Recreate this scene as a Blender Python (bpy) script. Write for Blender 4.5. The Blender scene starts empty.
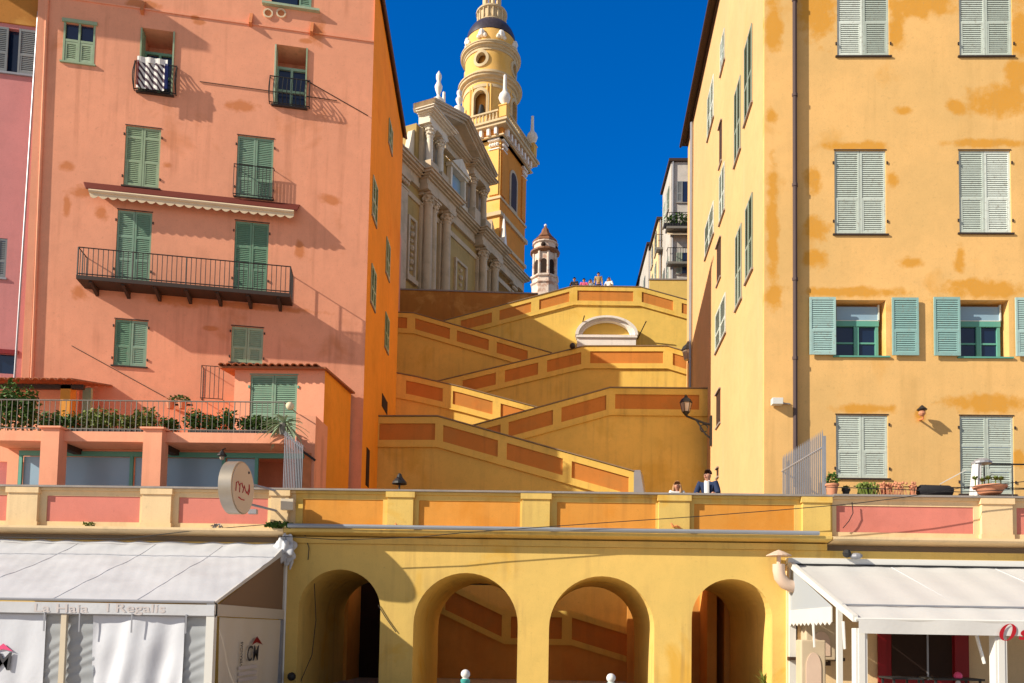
import bpy, bmesh, math, random
from math import sin, cos, tan, radians, pi, hypot, atan2, sqrt
from mathutils import Vector, Matrix
random.seed(7)
S = bpy.context.scene
COL = S.collection

# ------------------------------------------------------------------ camera
F, PX, PY = 800.0, 525.0, 587.0
YAW, PIT, ROL = radians(1.65), radians(3.2), radians(1.0)
CAM = Vector((0, -20, 1.6))
cd = Vector((-sin(YAW)*cos(PIT), cos(YAW)*cos(PIT), sin(PIT)))
cr0 = Vector((cos(YAW), sin(YAW), 0)); cu0 = cr0.cross(cd)
cr = cr0*cos(ROL)+cu0*sin(ROL); cu = -cr0*sin(ROL)+cu0*cos(ROL)
cam = bpy.data.cameras.new('camera'); camo = bpy.data.objects.new('camera', cam); COL.objects.link(camo)
M = Matrix((cr, cu, -cd)).transposed().to_4x4(); M.translation = CAM
camo.matrix_world = M
cam.sensor_width = 36; cam.lens = F/1024*36
cam.shift_x = (512-PX)/1024; cam.shift_y = (PY-341.5)/1024
cam.clip_start = .1; cam.clip_end = 3000
S.camera = camo

def ray(x, y):
    v = cd+cr*((x-PX)/F)-cu*((y-PY)/F)
    return v
class Plane:
    def __init__(s, ox, oy, ex, ey):
        l = hypot(ex, ey); s.ox, s.oy, s.ex, s.ey = ox, oy, ex/l, ey/l
        s.nx, s.ny = s.ey, -s.ex
    def w(s, a, z, d=0):
        return (s.ox+s.ex*a+s.nx*d, s.oy+s.ey*a+s.ny*d, z)
    def p(s, x, y, off=0):
        r = ray(x, y)
        ox, oy = s.ox+s.nx*off, s.oy+s.ny*off
        t = ((ox-CAM.x)*s.nx+(oy-CAM.y)*s.ny)/(r.x*s.nx+r.y*s.ny)
        P = CAM+r*t
        return (P.x-s.ox)*s.ex+(P.y-s.oy)*s.ey, P.z
    def rect(s, x0, y0, x1, y1, off=0):
        q = [s.p(a, b, off) for a, b in ((x0, y0), (x1, y0), (x0, y1), (x1, y1))]
        return (q[0][0]+q[2][0])/2, (q[1][0]+q[3][0])/2, (q[2][1]+q[3][1])/2, (q[0][1]+q[1][1])/2

A = Plane(0, 0, 1, 0)                    # arcade front
R = Plane(6.31, 3.7, 1, 0)               # yellow house front
RS = Plane(6.31, 3.7, -.045, -1)         # its side along the steps (s<0 goes back)
L = Plane(-6.58, 7.5, 1, .205)           # pink house front
LS = Plane(-6.58, 7.5, -.045, 1)         # its side
CH = Plane(-10.5, 36, .4, 1)             # church front
TF = Plane(-4.9, 50, 1, -.4)             # tower front (s<0)
TR = Plane(-4.9, 50, .4, 1)              # tower right

# ------------------------------------------------------------------ materials
MATS = {}
def nodes(name):
    m = bpy.data.materials.new(name); m.use_nodes = True; nt = m.node_tree
    b = nt.nodes['Principled BSDF']
    return m, nt, b
def plain(name, c, rough=.6, metal=0, spec=.3, var=.12, scale=3., bump=0., trans=0, bscale=None):
    m, nt, b = nodes(name); N = nt.nodes; K = nt.links
    g = N.new('ShaderNodeNewGeometry')
    no = N.new('ShaderNodeTexNoise'); no.inputs['Scale'].default_value = scale; no.inputs['Detail'].default_value = 5
    K.new(g.outputs['Position'], no.inputs['Vector'])
    mx = N.new('ShaderNodeMix'); mx.data_type = 'RGBA'
    mx.inputs[6].default_value = (*[x*(1-var) for x in c], 1); mx.inputs[7].default_value = (*[min(1, x*(1+var)) for x in c], 1)
    K.new(no.outputs['Fac'], mx.inputs[0])
    if 'shutter' in name:      # every leaf has weathered a little differently, with bare grimy streaks
        oi = N.new('ShaderNodeObjectInfo'); hv = N.new('ShaderNodeHueSaturation'); mr = N.new('ShaderNodeMapRange'); mr.inputs['To Min'].default_value = .8; mr.inputs['To Max'].default_value = 1.16
        ms = N.new('ShaderNodeMapRange'); ms.inputs['To Min'].default_value = 1.1; ms.inputs['To Max'].default_value = .7
        K.new(oi.outputs['Random'], mr.inputs['Value']); K.new(mr.outputs[0], hv.inputs['Value']); K.new(oi.outputs['Random'], ms.inputs['Value']); K.new(ms.outputs[0], hv.inputs['Saturation'])
        K.new(mx.outputs[2], hv.inputs['Color'])
        n3 = N.new('ShaderNodeTexNoise'); n3.inputs['Scale'].default_value = 14; n3.inputs['Detail'].default_value = 4; K.new(g.outputs['Position'], n3.inputs['Vector'])
        r3 = N.new('ShaderNodeMapRange'); r3.inputs['From Min'].default_value = .58; r3.inputs['From Max'].default_value = .72; r3.inputs['To Max'].default_value = .6; K.new(n3.outputs['Fac'], r3.inputs['Value'])
        m3 = N.new('ShaderNodeMix'); m3.data_type = 'RGBA'; m3.inputs[7].default_value = (.3, .27, .22, 1); K.new(r3.outputs[0], m3.inputs[0]); K.new(hv.outputs[0], m3.inputs[6]); K.new(m3.outputs[2], b.inputs['Base Color'])
    else: K.new(mx.outputs[2], b.inputs['Base Color'])
    b.inputs['Roughness'].default_value = rough; b.inputs['Metallic'].default_value = metal
    b.inputs['Specular IOR Level'].default_value = spec
    if trans: b.inputs['Transmission Weight'].default_value = trans
    if bump:
        bp = N.new('ShaderNodeBump'); bp.inputs['Strength'].default_value = bump; bp.inputs['Distance'].default_value = .02
        n2 = N.new('ShaderNodeTexNoise'); n2.inputs['Scale'].default_value = bscale or scale*6; n2.inputs['Detail'].default_value = 4
        K.new(g.outputs['Position'], n2.inputs['Vector'])
        K.new(n2.outputs['Fac'], bp.inputs['Height']); K.new(bp.outputs['Normal'], b.inputs['Normal'])
    return m
def stucco(name, c, c2, stain, lo=.56, hi=.66, pscale=.55, amount=.8, streak=.25, bump=.25, ch=(1.18, 1.12, 1.1), spots=None):
    """lime render: tone drift, repaint patches of colour c2, grime streaks, hairline cracks"""
    m, nt, b = nodes(name); N = nt.nodes; K = nt.links
    g = N.new('ShaderNodeNewGeometry')
    def noise(scale, det=5, rough=.55, vec=None, dist=0):
        n = N.new('ShaderNodeTexNoise'); n.inputs['Scale'].default_value = scale; n.inputs['Detail'].default_value = det
        n.inputs['Roughness'].default_value = rough; n.inputs['Distortion'].default_value = dist
        K.new(vec or g.outputs['Position'], n.inputs['Vector']); return n.outputs['Fac']
    def ramp(f, a, bb):
        r = N.new('ShaderNodeMapRange'); r.inputs['From Min'].default_value = a; r.inputs['From Max'].default_value = bb
        K.new(f, r.inputs['Value']); return r.outputs['Result']
    def mix(f, a, bcol, blend='MIX'):
        x = N.new('ShaderNodeMix'); x.data_type = 'RGBA'; x.blend_type = blend
        if isinstance(f, (int, float)): x.inputs[0].default_value = f
        else: K.new(f, x.inputs[0])
        for i, q in ((6, a), (7, bcol)):
            if isinstance(q, tuple): x.inputs[i].default_value = (*q, 1)
            else: K.new(q, x.inputs[i])
        return x.outputs[2]
    def mul(f, k):
        q = N.new('ShaderNodeMath'); q.operation = 'MULTIPLY'; K.new(f, q.inputs[0])
        if isinstance(k, (int, float)): q.inputs[1].default_value = k
        else: K.new(k, q.inputs[1])
        return q.outputs[0]
    light = tuple(min(.95, x*k) for x, k in zip(c, ch))
    col = mix(ramp(noise(.35, 4), .35, .65), c, light)
    col = mix(mul(ramp(noise(2.3, 6, .65), .45, .7), .35), col, tuple(x*.86 for x in c))
    col = mix(mul(ramp(noise(pscale, 5, .6, dist=.4), lo, hi), amount), col, c2)
    if spots:
        tot = None; wob = N.new('ShaderNodeTexNoise'); wob.inputs['Scale'].default_value = 2.2; wob.inputs['Detail'].default_value = 6; wob.inputs['Roughness'].default_value = .65
        K.new(g.outputs['Position'], wob.inputs['Vector'])
        for (px_, py_, rx_, rz_, pl_) in spots:
            sx0, sz0 = pl_.p(px_, py_); c0 = pl_.w(sx0, sz0); k_ = 1/33.
            vm = N.new('ShaderNodeVectorMath'); vm.operation = 'SUBTRACT'; K.new(g.outputs['Position'], vm.inputs[0]); vm.inputs[1].default_value = c0
            vs = N.new('ShaderNodeVectorMath'); vs.operation = 'MULTIPLY'; K.new(vm.outputs[0], vs.inputs[0]); vs.inputs[1].default_value = (1/(rx_*k_), .3, 1/(rz_*k_))
            ln = N.new('ShaderNodeVectorMath'); ln.operation = 'LENGTH'; K.new(vs.outputs[0], ln.inputs[0])
            ad = N.new('ShaderNodeMath'); ad.operation = 'MULTIPLY_ADD'; K.new(wob.outputs['Fac'], ad.inputs[0]); ad.inputs[1].default_value = 2.4; K.new(ln.outputs['Value'], ad.inputs[2])
            r_ = N.new('ShaderNodeMapRange'); r_.inputs['From Min'].default_value = 2.42; r_.inputs['From Max'].default_value = 1.85; K.new(ad.outputs[0], r_.inputs['Value'])
            if tot is None: tot = r_.outputs['Result']
            else:
                mxn = N.new('ShaderNodeMath'); mxn.operation = 'MAXIMUM'; K.new(tot, mxn.inputs[0]); K.new(r_.outputs['Result'], mxn.inputs[1]); tot = mxn.outputs[0]
        col = mix(mul(tot, .85), col, c2)
    mp = N.new('ShaderNodeMapping'); mp.inputs['Scale'].default_value = (2.6, 2.6, .16); K.new(g.outputs['Position'], mp.inputs['Vector'])
    col = mix(mul(mul(ramp(noise(1.3, 5, .6, mp.outputs['Vector']), .5, .75), ramp(noise(.5, 3), .4, .6)), streak), col, stain)
    col = mix(mul(ramp(noise(11, 3, .7), .6, .78), .6), col, tuple(x*.72 for x in c))
    col = mix(mul(ramp(noise(48, 2, .7), .5, .72), .35), col, tuple(x*.74 for x in c))
    K.new(col, b.inputs['Base Color']); b.inputs['Roughness'].default_value = .88; b.inputs['Specular IOR Level'].default_value = .15
    bp = N.new('ShaderNodeBump'); bp.inputs['Strength'].default_value = bump; bp.inputs['Distance'].default_value = .03
    ad = N.new('ShaderNodeMath'); ad.operation = 'ADD'; K.new(noise(1.6, 5), ad.inputs[0]); K.new(mul(noise(22, 3), .25), ad.inputs[1])
    K.new(ad.outputs[0], bp.inputs['Height']); K.new(bp.outputs['Normal'], b.inputs['Normal'])
    return m
MT = dict(
 yellow=stucco('yellow_stucco', (.73, .465, .185), (.66, .30, .03), (.5, .3, .1), .60, .72, .38, .6, .4, spots=[(x, y, a, b, R) for x, y, a, b in (
   (864, 409, 34, 5), (985, 404, 38, 9), (985, 400, 22, 7), (919, 414, 6, 8), (852, 292, 52, 5), (985, 290, 40, 9), (972, 284, 24, 6), (903, 111, 9, 5), (955, 107, 10, 8), (1000, 100, 32, 16), (985, 143, 36, 5), (860, 146, 34, 5),
   (815, 228, 12, 14), (815, 258, 12, 10), (812, 180, 8, 14), (818, 10, 18, 34), (922, 4, 34, 14), (897, 28, 8, 22), (1022, 30, 16, 30), (1018, 458, 7, 9), (1018, 75, 12, 20), (910, 262, 12, 6), (772, 30, 9, 32), (770, 118, 6, 9), (771, 230, 6, 60), (772, 300, 8, 14), (960, 260, 6, 12), (893, 180, 6, 8))]),
 yside=stucco('pale_yellow_stucco', (.67, .42, .20), (.66, .38, .15), (.6, .5, .35), .62, .75, .3, .5),
 pink=stucco('salmon_stucco', (.83, .37, .235), (.64, .22, .08), (.42, .16, .09), .62, .74, .5, .6, .5, spots=[(x, y, a, b, L) for x, y, a, b in (
   (242, 106, 17, 6), (143, 3, 18, 5), (101, 212, 7, 9), (316, 32, 9, 16), (210, 328, 8, 3), (307, 41, 8, 3), (78, 293, 9, 9), (200, 22, 6, 3), (68, 166, 8, 6), (67, 204, 4, 12), (195, 18, 5, 3), (330, 200, 12, 6), (85, 192, 18, 7), (168, 165, 6, 4), (230, 305, 90, 4), (300, 250, 5, 10), (185, 300, 40, 8))]),
 orange=stucco('orange_stucco', (.80, .32, .035), (.74, .23, .02), (.5, .17, .02), .6, .7, .4, .5),
 purple=stucco('mauve_stucco', (.62, .25, .25), (.56, .2, .22), (.35, .15, .15), .6, .7, .4, .5),
 arcade=stucco('arcade_stucco', (.70, .495, .15), (.70, .38, .04), (.36, .22, .09), .57, .68, .5, .7, .7),
 panel=stucco('orange_panel_stucco', (.66, .30, .06), (.66, .25, .03), (.4, .16, .04), .5, .65, .8, .6, .6),
 ramp=stucco('ochre_ramp_stucco', (.74, .52, .13), (.68, .42, .07), (.34, .22, .08), .55, .67, .5, .65, .5),
 rpanel=stucco('rust_panel_stucco', (.55, .22, .05), (.5, .23, .06), (.28, .12, .04), .5, .62, .8, .7, .55),
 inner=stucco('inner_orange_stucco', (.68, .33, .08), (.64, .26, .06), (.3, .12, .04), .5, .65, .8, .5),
 oldwall=stucco('weathered_shade_brown_stucco', (.46, .2, .045), (.66, .36, .1), (.28, .12, .04), .5, .62, .8, .7, .5),  # brown wall stucco, also used as painted eave shade on the mauve house
 cream=stucco('cream_stucco', (.74, .56, .33), (.76, .55, .25), (.4, .3, .18), .6, .7, .6, .5, .5),
 ppanel=stucco('pink_panel_stucco', (.60, .21, .17), (.55, .18, .14), (.5, .2, .15), .55, .65, .8, .5),
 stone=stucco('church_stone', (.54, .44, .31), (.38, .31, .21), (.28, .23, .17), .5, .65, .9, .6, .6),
 stonelit=stucco('sunlit_church_stone', (.72, .66, .54), (.6, .52, .4), (.4, .34, .26), .55, .68, .9, .6, .5),  # paler copy of the church stone with sunlight put into its colour
 olive=stucco('olive_church_field', (.42, .30, .12), (.34, .24, .09), (.22, .17, .07), .5, .65, .9, .6, .5),
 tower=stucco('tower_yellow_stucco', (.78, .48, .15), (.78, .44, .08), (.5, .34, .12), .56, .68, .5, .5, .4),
 towerside=stucco('tower_shaded_orange_stucco', (.66, .27, .05), (.6, .23, .04), (.4, .18, .05), .56, .68, .5, .5, .4),  # darker copy of the tower stucco, shade of the side face painted in
 towerstone=stucco('tower_stone', (.60, .48, .30), (.5, .4, .26), (.36, .28, .2), .5, .65, 1.2, .7, .6),
 greywall=stucco('greyish_white_wall', (.52, .50, .47), (.4, .38, .35), (.25, .23, .21), .5, .65, .8, .7, .8),
 pinkstone=stucco('pinkish_plaster', (.66, .57, .50), (.42, .22, .15), (.3, .16, .12), .5, .62, 1.2, .8, .6),
 white=stucco('whitewash', (.80, .78, .74), (.7, .66, .6), (.45, .42, .38), .56, .68, .8, .5, .5),
 
 rustpatch=plain('rust_stain', (.62, .22, .09), .9, var=.25, scale=5),
 shut_g=plain('green_shutter_paint', (.36, .48, .32), .55, var=.18, scale=5),
 shut_dg=plain('dark_green_shutter_paint', (.21, .37, .26), .55, var=.15, scale=5),
 shut_p=plain('pale_green_shutter_paint', (.56, .64, .59), .55, var=.12, scale=5),
 shut_t=plain('turquoise_shutter_paint', (.31, .52, .51), .5, var=.12, scale=5),
 shut_b=plain('grey_blue_shutter_paint', (.27, .34, .27), .55, var=.12, scale=5),
 frame_g=plain('green_window_frame', (.12, .36, .29), .45, var=.1),
 shut_gy=plain('grey_shutter_paint', (.2, .22, .24), .6),
 glass=plain('dark_window_glass', (.008, .02, .07), .08, spec=.8, var=.3, scale=1),
 blueglass=plain('blue_window_glass', (.008, .022, .06), .12, spec=.8, var=.3, scale=1),
 filmglass=plain('hazy_blue_glass', (.26, .40, .52), .25, spec=.6, var=.2, scale=.6),
 iron=plain('black_iron', (.02, .02, .022), .5, spec=.4),
 brownmetal=plain('brown_steel', (.05, .035, .03), .6),
 pipe=plain('brown_drainpipe', (.09, .06, .06), .5),
 greymetal=plain('grey_metal', (.32, .33, .37), .45, metal=.3),
 zinc=plain('zinc_pipe', (.34, .37, .42), .4, metal=.3),
 greyrail=plain('grey_painted_rail', (.20, .19, .17), .5),
 coping=plain('grey_stone_coping', (.30, .27, .25), .8, var=.25, scale=4, bump=.3),
 wood=plain('brown_eaves_wood', (.055, .03, .02), .7),
 tile=plain('terracotta_tiles', (.36, .13, .06), .8, var=.4, scale=5, bump=.3),
 reddark=plain('dark_red_fabric', (.13, .02, .012), .8),
 creamfab=plain('cream_fabric', (.74, .60, .42), .8),
 whitefab=plain('white_pvc', (.64, .64, .64), .45, var=.06, spec=.35, bump=.15, scale=2),
 roofpvc=plain('dusty_white_pvc', (.55, .57, .62), .55, var=.14, scale=1.5, bump=.2),
 marqfab=plain('marquee_curtain_pvc', (.64, .67, .75), .4, var=.06, spec=.4, bump=.15, scale=2),
 whitesteel=plain('white_painted_steel', (.70, .70, .68), .4, var=.04),
 polecream=plain('cream_pole', (.62, .54, .42), .5),
 leaf=plain('leaf_green', (.06, .13, .02), .6, var=.5, scale=9),
 leaf2=plain('light_leaf_green', (.15, .2, .04), .6, var=.4, scale=9),
 agave=plain('agave_leaf', (.30, .38, .24), .5, var=.25, scale=8),
 terracotta=plain('terracotta_pot', (.55, .24, .14), .8, var=.15, bump=.2),
 pave=plain('pale_paving', (.42, .35, .27), .8, var=.15, scale=1.2, bump=.15),
 rampcoping=plain('brown_stone_coping', (.26, .19, .12), .8, var=.3, scale=4, bump=.3),
 deck=plain('terrace_paving', (.32, .25, .18), .85, var=.15, scale=2),
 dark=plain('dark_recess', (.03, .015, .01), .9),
 skin=plain('skin', (.50, .25, .17), .5, var=.05),
 hairbrown=plain('brown_hair', (.05, .02, .012), .6), hairdark=plain('dark_hair', (.02, .013, .01), .6),
 hairblond=plain('blond_hair', (.4, .22, .1), .6),
 navy=plain('navy_cloth', (.02, .035, .09), .85), whitecloth=plain('white_cloth', (.78, .77, .75), .85, var=.05),
 pinkcloth=plain('pink_cloth', (.7, .12, .24), .85), sand=plain('sand_cloth', (.5, .34, .16), .85), greycloth=plain('grey_cloth', (.3, .33, .38), .85),
 blackcloth=plain('black_cloth', (.02, .02, .025), .85), blue=plain('blue_cloth', (.01, .03, .2), .7),
 signrim=plain('brushed_sign_rim', (.42, .37, .31), .35, metal=.55, var=.08, scale=8),
 signface=plain('pale_sign_face', (.64, .52, .41), .5, var=.05),
 red=plain('red_lettering', (.42, .01, .02), .5, var=.02), pinkmark=plain('pink_mark', (.75, .08, .22), .5, var=.02),
 redpaint=plain('red_paint', (.24, .008, .012), .5, var=.1),
 ink=plain('dark_print', (.05, .05, .06), .6), fadedink=plain('faded_pink_print', (.56, .52, .53), .6),
 lampglass=plain('smoky_lamp_glass', (.42, .33, .26), .2, spec=.5),
 dome=plain('dark_dome_tiles', (.05, .04, .055), .35, var=.5, scale=5, spec=.5),
 copper=plain('rusty_cupola_tiles', (.22, .10, .05), .6, var=.35, scale=4),
 turq=plain('turquoise_paint', (.05, .32, .3), .5), beige=plain('beige_enamel', (.56, .46, .33), .5),
 vent=plain('beige_flue', (.66, .5, .4), .5),
)
# translucent canvas for side curtains
def canvas(name, c, tr):
    m, nt, b = nodes(name); N = nt.nodes; K = nt.links
    t = N.new('ShaderNodeBsdfTranslucent'); t.inputs['Color'].default_value = (*c, 1)
    d = N.new('ShaderNodeBsdfDiffuse'); d.inputs['Color'].default_value = (*c, 1)
    x = N.new('ShaderNodeMixShader'); x.inputs[0].default_value = tr
    K.new(d.outputs[0], x.inputs[1]); K.new(t.outputs[0], x.inputs[2]); K.new(x.outputs[0], N['Material Output'].inputs['Surface'])
    N.remove(b); return m
MT['canvas'] = canvas('translucent_canvas', (.72, .66, .58), .35)
MT['gable'] = canvas('brown_gable_shade', (.30, .2, .13), .2)  # brown holds the shade of the marquee interior
MT['gather'] = canvas('grey_gathered_vinyl', (.48, .52, .57), .3)
def brushed_stripes():
    m, nt, b = nodes('striped_towel'); N = nt.nodes; K = nt.links
    g = N.new('ShaderNodeNewGeometry'); w = N.new('ShaderNodeTexWave'); w.inputs['Scale'].default_value = 2.6; w.inputs['Distortion'].default_value = 2.5
    w.wave_type = 'BANDS'; w.bands_direction = 'DIAGONAL'
    K.new(g.outputs['Position'], w.inputs['Vector'])
    r = N.new('ShaderNodeValToRGB'); r.color_ramp.elements[0].position = .35; r.color_ramp.elements[0].color = (.06, .03, .05, 1)
    r.color_ramp.elements[1].position = .6; r.color_ramp.elements[1].color = (.75, .74, .72, 1)
    K.new(w.outputs['Fac'], r.inputs[0]); K.new(r.outputs[0], b.inputs['Base Color']); b.inputs['Roughness'].default_value = .9
    return m
MT['towel'] = brushed_stripes()

# ------------------------------------------------------------------ mesh builder
WP = {}
def thing(name, label, cat, loc, group=None, kind=None):
    o = bpy.data.objects.new(name, None); COL.objects.link(o); o.location = loc; o.empty_display_size = .2
    WP[o.name] = Vector(loc); tag(o, label, cat, group, kind); return o
def tag(o, label=None, cat=None, group=None, kind=None):
    if label: o['label'] = label
    if cat: o['category'] = cat
    if group: o['group'] = group
    if kind: o['kind'] = kind
    return o
class MB:
    def __init__(s): s.v = []; s.f = []
    def add(s, vs, fs):
        b = len(s.v); s.v += [tuple(x) for x in vs]; s.f += [tuple(i+b for i in f) for f in fs]; return s
    def quad(s, *q): return s.add(q, [tuple(range(len(q)))])
    def hexa(s, p): return s.add(p, [(0, 1, 2, 3), (7, 6, 5, 4), (0, 4, 5, 1), (1, 5, 6, 2), (2, 6, 7, 3), (3, 7, 4, 0)])
    def box(s, x0, x1, y0, y1, z0, z1):
        return s.hexa([(x0, y0, z0), (x1, y0, z0), (x1, y1, z0), (x0, y1, z0), (x0, y0, z1), (x1, y0, z1), (x1, y1, z1), (x0, y1, z1)])
    def pb(s, pl, s0, s1, z0, z1, d0, d1):
        w = pl.w
        return s.hexa([w(s0, z0, d1), w(s1, z0, d1), w(s1, z0, d0), w(s0, z0, d0), w(s0, z1, d1), w(s1, z1, d1), w(s1, z1, d0), w(s0, z1, d0)])
    def prism(s, pl, poly, d0, d1):
        n = len(poly); vs = [pl.w(a, z, d0) for a, z in poly]+[pl.w(a, z, d1) for a, z in poly]
        fs = [tuple(range(n)), tuple(range(2*n-1, n-1, -1))]+[(i, (i+1) % n, n+(i+1) % n, n+i) for i in range(n)]
        return s.add(vs, fs)
    def tube(s, pts, r, n=6, r1=None, cap=True):
        pts = [Vector(p) for p in pts]; m = len(pts); vs = []; fs = []
        up = None
        for i, p in enumerate(pts):
            d = (pts[min(i+1, m-1)]-pts[max(i-1, 0)]).normalized()
            if up is None: up = d.orthogonal().normalized()
            up = (up-d*up.dot(d)).normalized(); sd = d.cross(up)
            rr = r if r1 is None else r+(r1-r)*i/(m-1)
            if isinstance(r, (list, tuple)): rr = r[i]
            vs += [p+up*cos(2*pi*k/n)*rr+sd*sin(2*pi*k/n)*rr for k in range(n)]
        for i in range(m-1):
            fs += [(i*n+k, i*n+(k+1) % n, (i+1)*n+(k+1) % n, (i+1)*n+k) for k in range(n)]
        if cap: fs += [tuple(range(n-1, -1, -1)), tuple(range((m-1)*n, m*n))]
        return s.add(vs, fs)
    def lathe(s, cx, cy, prof, n=24, sx=1, sy=1, rot=0):
        vs = []; fs = []
        for r, z in prof: vs += [(cx+r*sx*cos(2*pi*k/n+rot), cy+r*sy*sin(2*pi*k/n+rot), z) for k in range(n)]
        for i in range(len(prof)-1):
            fs += [(i*n+k, i*n+(k+1) % n, (i+1)*n+(k+1) % n, (i+1)*n+k) for k in range(n)]
        fs += [tuple(range(n-1, -1, -1)), tuple(range((len(prof)-1)*n, len(prof)*n))]
        return s.add(vs, fs)
    def ball(s, c, r, n=12, sx=1, sy=1, sz=1):
        m = n//2; pr = [(max(1e-3, r*sin(pi*i/m)), c[2]-r*sz*cos(pi*i/m)) for i in range(m+1)]
        return s.lathe(c[0], c[1], pr, n, sx, sy)
    def grid(s, fn, nu, nv):
        vs = [fn(i/nu, j/nv) for j in range(nv+1) for i in range(nu+1)]
        return s.add(vs, [(j*(nu+1)+i, j*(nu+1)+i+1, (j+1)*(nu+1)+i+1, (j+1)*(nu+1)+i) for j in range(nv) for i in range(nu)])
    def leaves(s, c, rad, n, size, shell=.5, flat=False):
        for _ in range(n):
            d = Vector((random.gauss(0, 1), random.gauss(0, 1), random.gauss(0, 1))).normalized()
            k = shell+(1-shell)*random.random()
            p = Vector(c)+Vector((d.x*rad[0], d.y*rad[1], d.z*rad[2]))*k
            a = Vector((random.gauss(0, 1), random.gauss(0, 1), random.gauss(0, .6))).normalized()
            b = a.orthogonal().normalized(); b = Matrix.Rotation(random.random()*6.28, 3, a) @ b
            z = size*random.uniform(.6, 1.3)
            s.add([p-a*z, p-b*z*.45, p+a*z, p+b*z*.45], [(0, 1, 2, 3)])
        return s
    def build(s, name, mat, parent=None, smooth=False, kind=None, recalc=True, bevel=0, label=None):
        me = bpy.data.meshes.new(name)
        xs = [v[0] for v in s.v]; ys = [v[1] for v in s.v]; zs = [v[2] for v in s.v]
        o0 = Vector(((min(xs)+max(xs))/2, (min(ys)+max(ys))/2, min(zs)))
        me.from_pydata([(v[0]-o0.x, v[1]-o0.y, v[2]-o0.z) for v in s.v], [], s.f)
        if recalc:
            bm = bmesh.new(); bm.from_mesh(me); bmesh.ops.recalc_face_normals(bm, faces=bm.faces); bm.to_mesh(me); bm.free()
        me.materials.append(MT[mat] if isinstance(mat, str) else mat)
        if smooth:
            me.polygons.foreach_set('use_smooth', [True]*len(me.polygons))
            try: me.set_sharp_from_angle(angle=radians(40))
            except Exception: pass
        me.update()
        o = bpy.data.objects.new(name, me); COL.objects.link(o)
        WP[o.name] = o0
        if parent: o.parent = parent; o.location = o0-WP[parent.name]
        else: o.location = o0
        if bevel:
            md = o.modifiers.new('bevel', 'BEVEL'); md.width = bevel; md.segments = 2; md.limit_method = 'ANGLE'
        if kind: o['kind'] = kind
        if label: o['label'] = label
        return o

def text_mesh(name, body, size, mat, parent, pos, ax, up, extrude=.003, shear=0, bold=0, sx=1, serif=False):
    cu_ = bpy.data.curves.new(name, 'FONT'); cu_.body = body; cu_.size = size; cu_.extrude = extrude; cu_.shear = shear; cu_.offset = bold
    cu_.align_x = 'CENTER'; cu_.align_y = 'CENTER'
    t = bpy.data.objects.new('tmp', cu_); COL.objects.link(t)
    dg = bpy.context.evaluated_depsgraph_get(); me = bpy.data.meshes.new_from_object(t.evaluated_get(dg))
    bpy.data.objects.remove(t)
    ax = Vector(ax).normalized(); up = Vector(up).normalized(); nn = ax.cross(up)
    for v in me.vertices:
        q = v.co.copy(); v.co = ax*q.x*sx+up*q.y+nn*q.z
    me.materials.clear(); me.materials.append(MT[mat])
    o = bpy.data.objects.new(name, me); COL.objects.link(o); o.parent = parent; o.location = Vector(pos)-WP[parent.name]; WP[o.name] = Vector(pos)
    return o

# wall sheet with rectangular openings (s0,s1,z0,z1,depth) and their reveals
def wall(m, pl, s0, s1, z0, z1, holes=(), d=0):
    ss = sorted({s0, s1, *[max(s0, min(s1, h[i])) for h in holes for i in (0, 1)]})
    zz = sorted({z0, z1, *[max(z0, min(z1, h[i])) for h in holes for i in (2, 3)]})
    w = pl.w
    for i in range(len(ss)-1):
        j0 = None
        for j in range(len(zz)-1):
            cs, cz = (ss[i]+ss[i+1])/2, (zz[j]+zz[j+1])/2
            if ss[i+1]-ss[i] < 1e-6: continue
            if any(h[0] < cs < h[1] and h[2] < cz < h[3] for h in holes): continue
            m.quad(w(ss[i], zz[j], d), w(ss[i+1], zz[j], d), w(ss[i+1], zz[j+1], d), w(ss[i], zz[j+1], d))
    for a, b, c, e, dep in holes:
        for q in (((a, c), (a, e)), ((b, e), (b, c)), ((a, e), (b, e)), ((b, c), (a, c))):
            (p, r), (t, u) = q
            m.quad(w(p, r, d), w(t, u, d), w(t, u, d-dep), w(p, r, d-dep))
        if dep > .25: m.quad(w(a, c, d-dep), w(b, c, d-dep), w(b, e, d-dep), w(a, e, d-dep))
    return m

def leaf(pl, s0, s1, z0, z1, d, rails=(.42,), slat=.062, st=.06, flap=None):
    """one louvred shutter leaf; rails = heights (0..1) of the middle rails"""
    m = MB(); th = .035
    m.pb(pl, s0, s0+st, z0, z1, d-th, d); m.pb(pl, s1-st, s1, z0, z1, d-th, d)
    rr = [0]+list(rails)+[1]; H = z1-z0; bands = []
    for k, r in enumerate(rr):
        c = z0+H*r; h = .1 if k == 0 else .08
        a = c if k == 0 else (c-h if k == len(rr)-1 else c-h/2)
        m.pb(pl, s0+st, s1-st, a, a+h, d-th, d-.002); bands.append((a, a+h))
    inset = .05 if s1-s0 > .5 else .02
    for k in range(len(bands)-1):
        za, zb = bands[k][1], bands[k+1][0]
        i0 = inset if k == 0 and len(bands) > 2 else 0
        if i0:
            m.pb(pl, s0+st, s0+st+i0, za, zb, d-th, d-.006); m.pb(pl, s1-st-i0, s1-st, za, zb, d-th, d-.006)
        n = max(2, int((zb-za)/slat)); w = pl.w
        for j in range(n):
            q = za+(zb-za)*j/n; hh = (zb-za)/n
            a, b = s0+st+i0, s1-st-i0
            m.hexa([w(a, q, d-.006), w(b, q, d-.006), w(b, q, d-.014), w(a, q, d-.014),
                    w(a, q+hh*.95, d-.030), w(b, q+hh*.95, d-.030), w(b, q+hh*.95, d-.038), w(a, q+hh*.95, d-.038)])
        m.pb(pl, s0+st, s1-st, za, zb, d-th-.012, d-th-.006)
    return m
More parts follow.
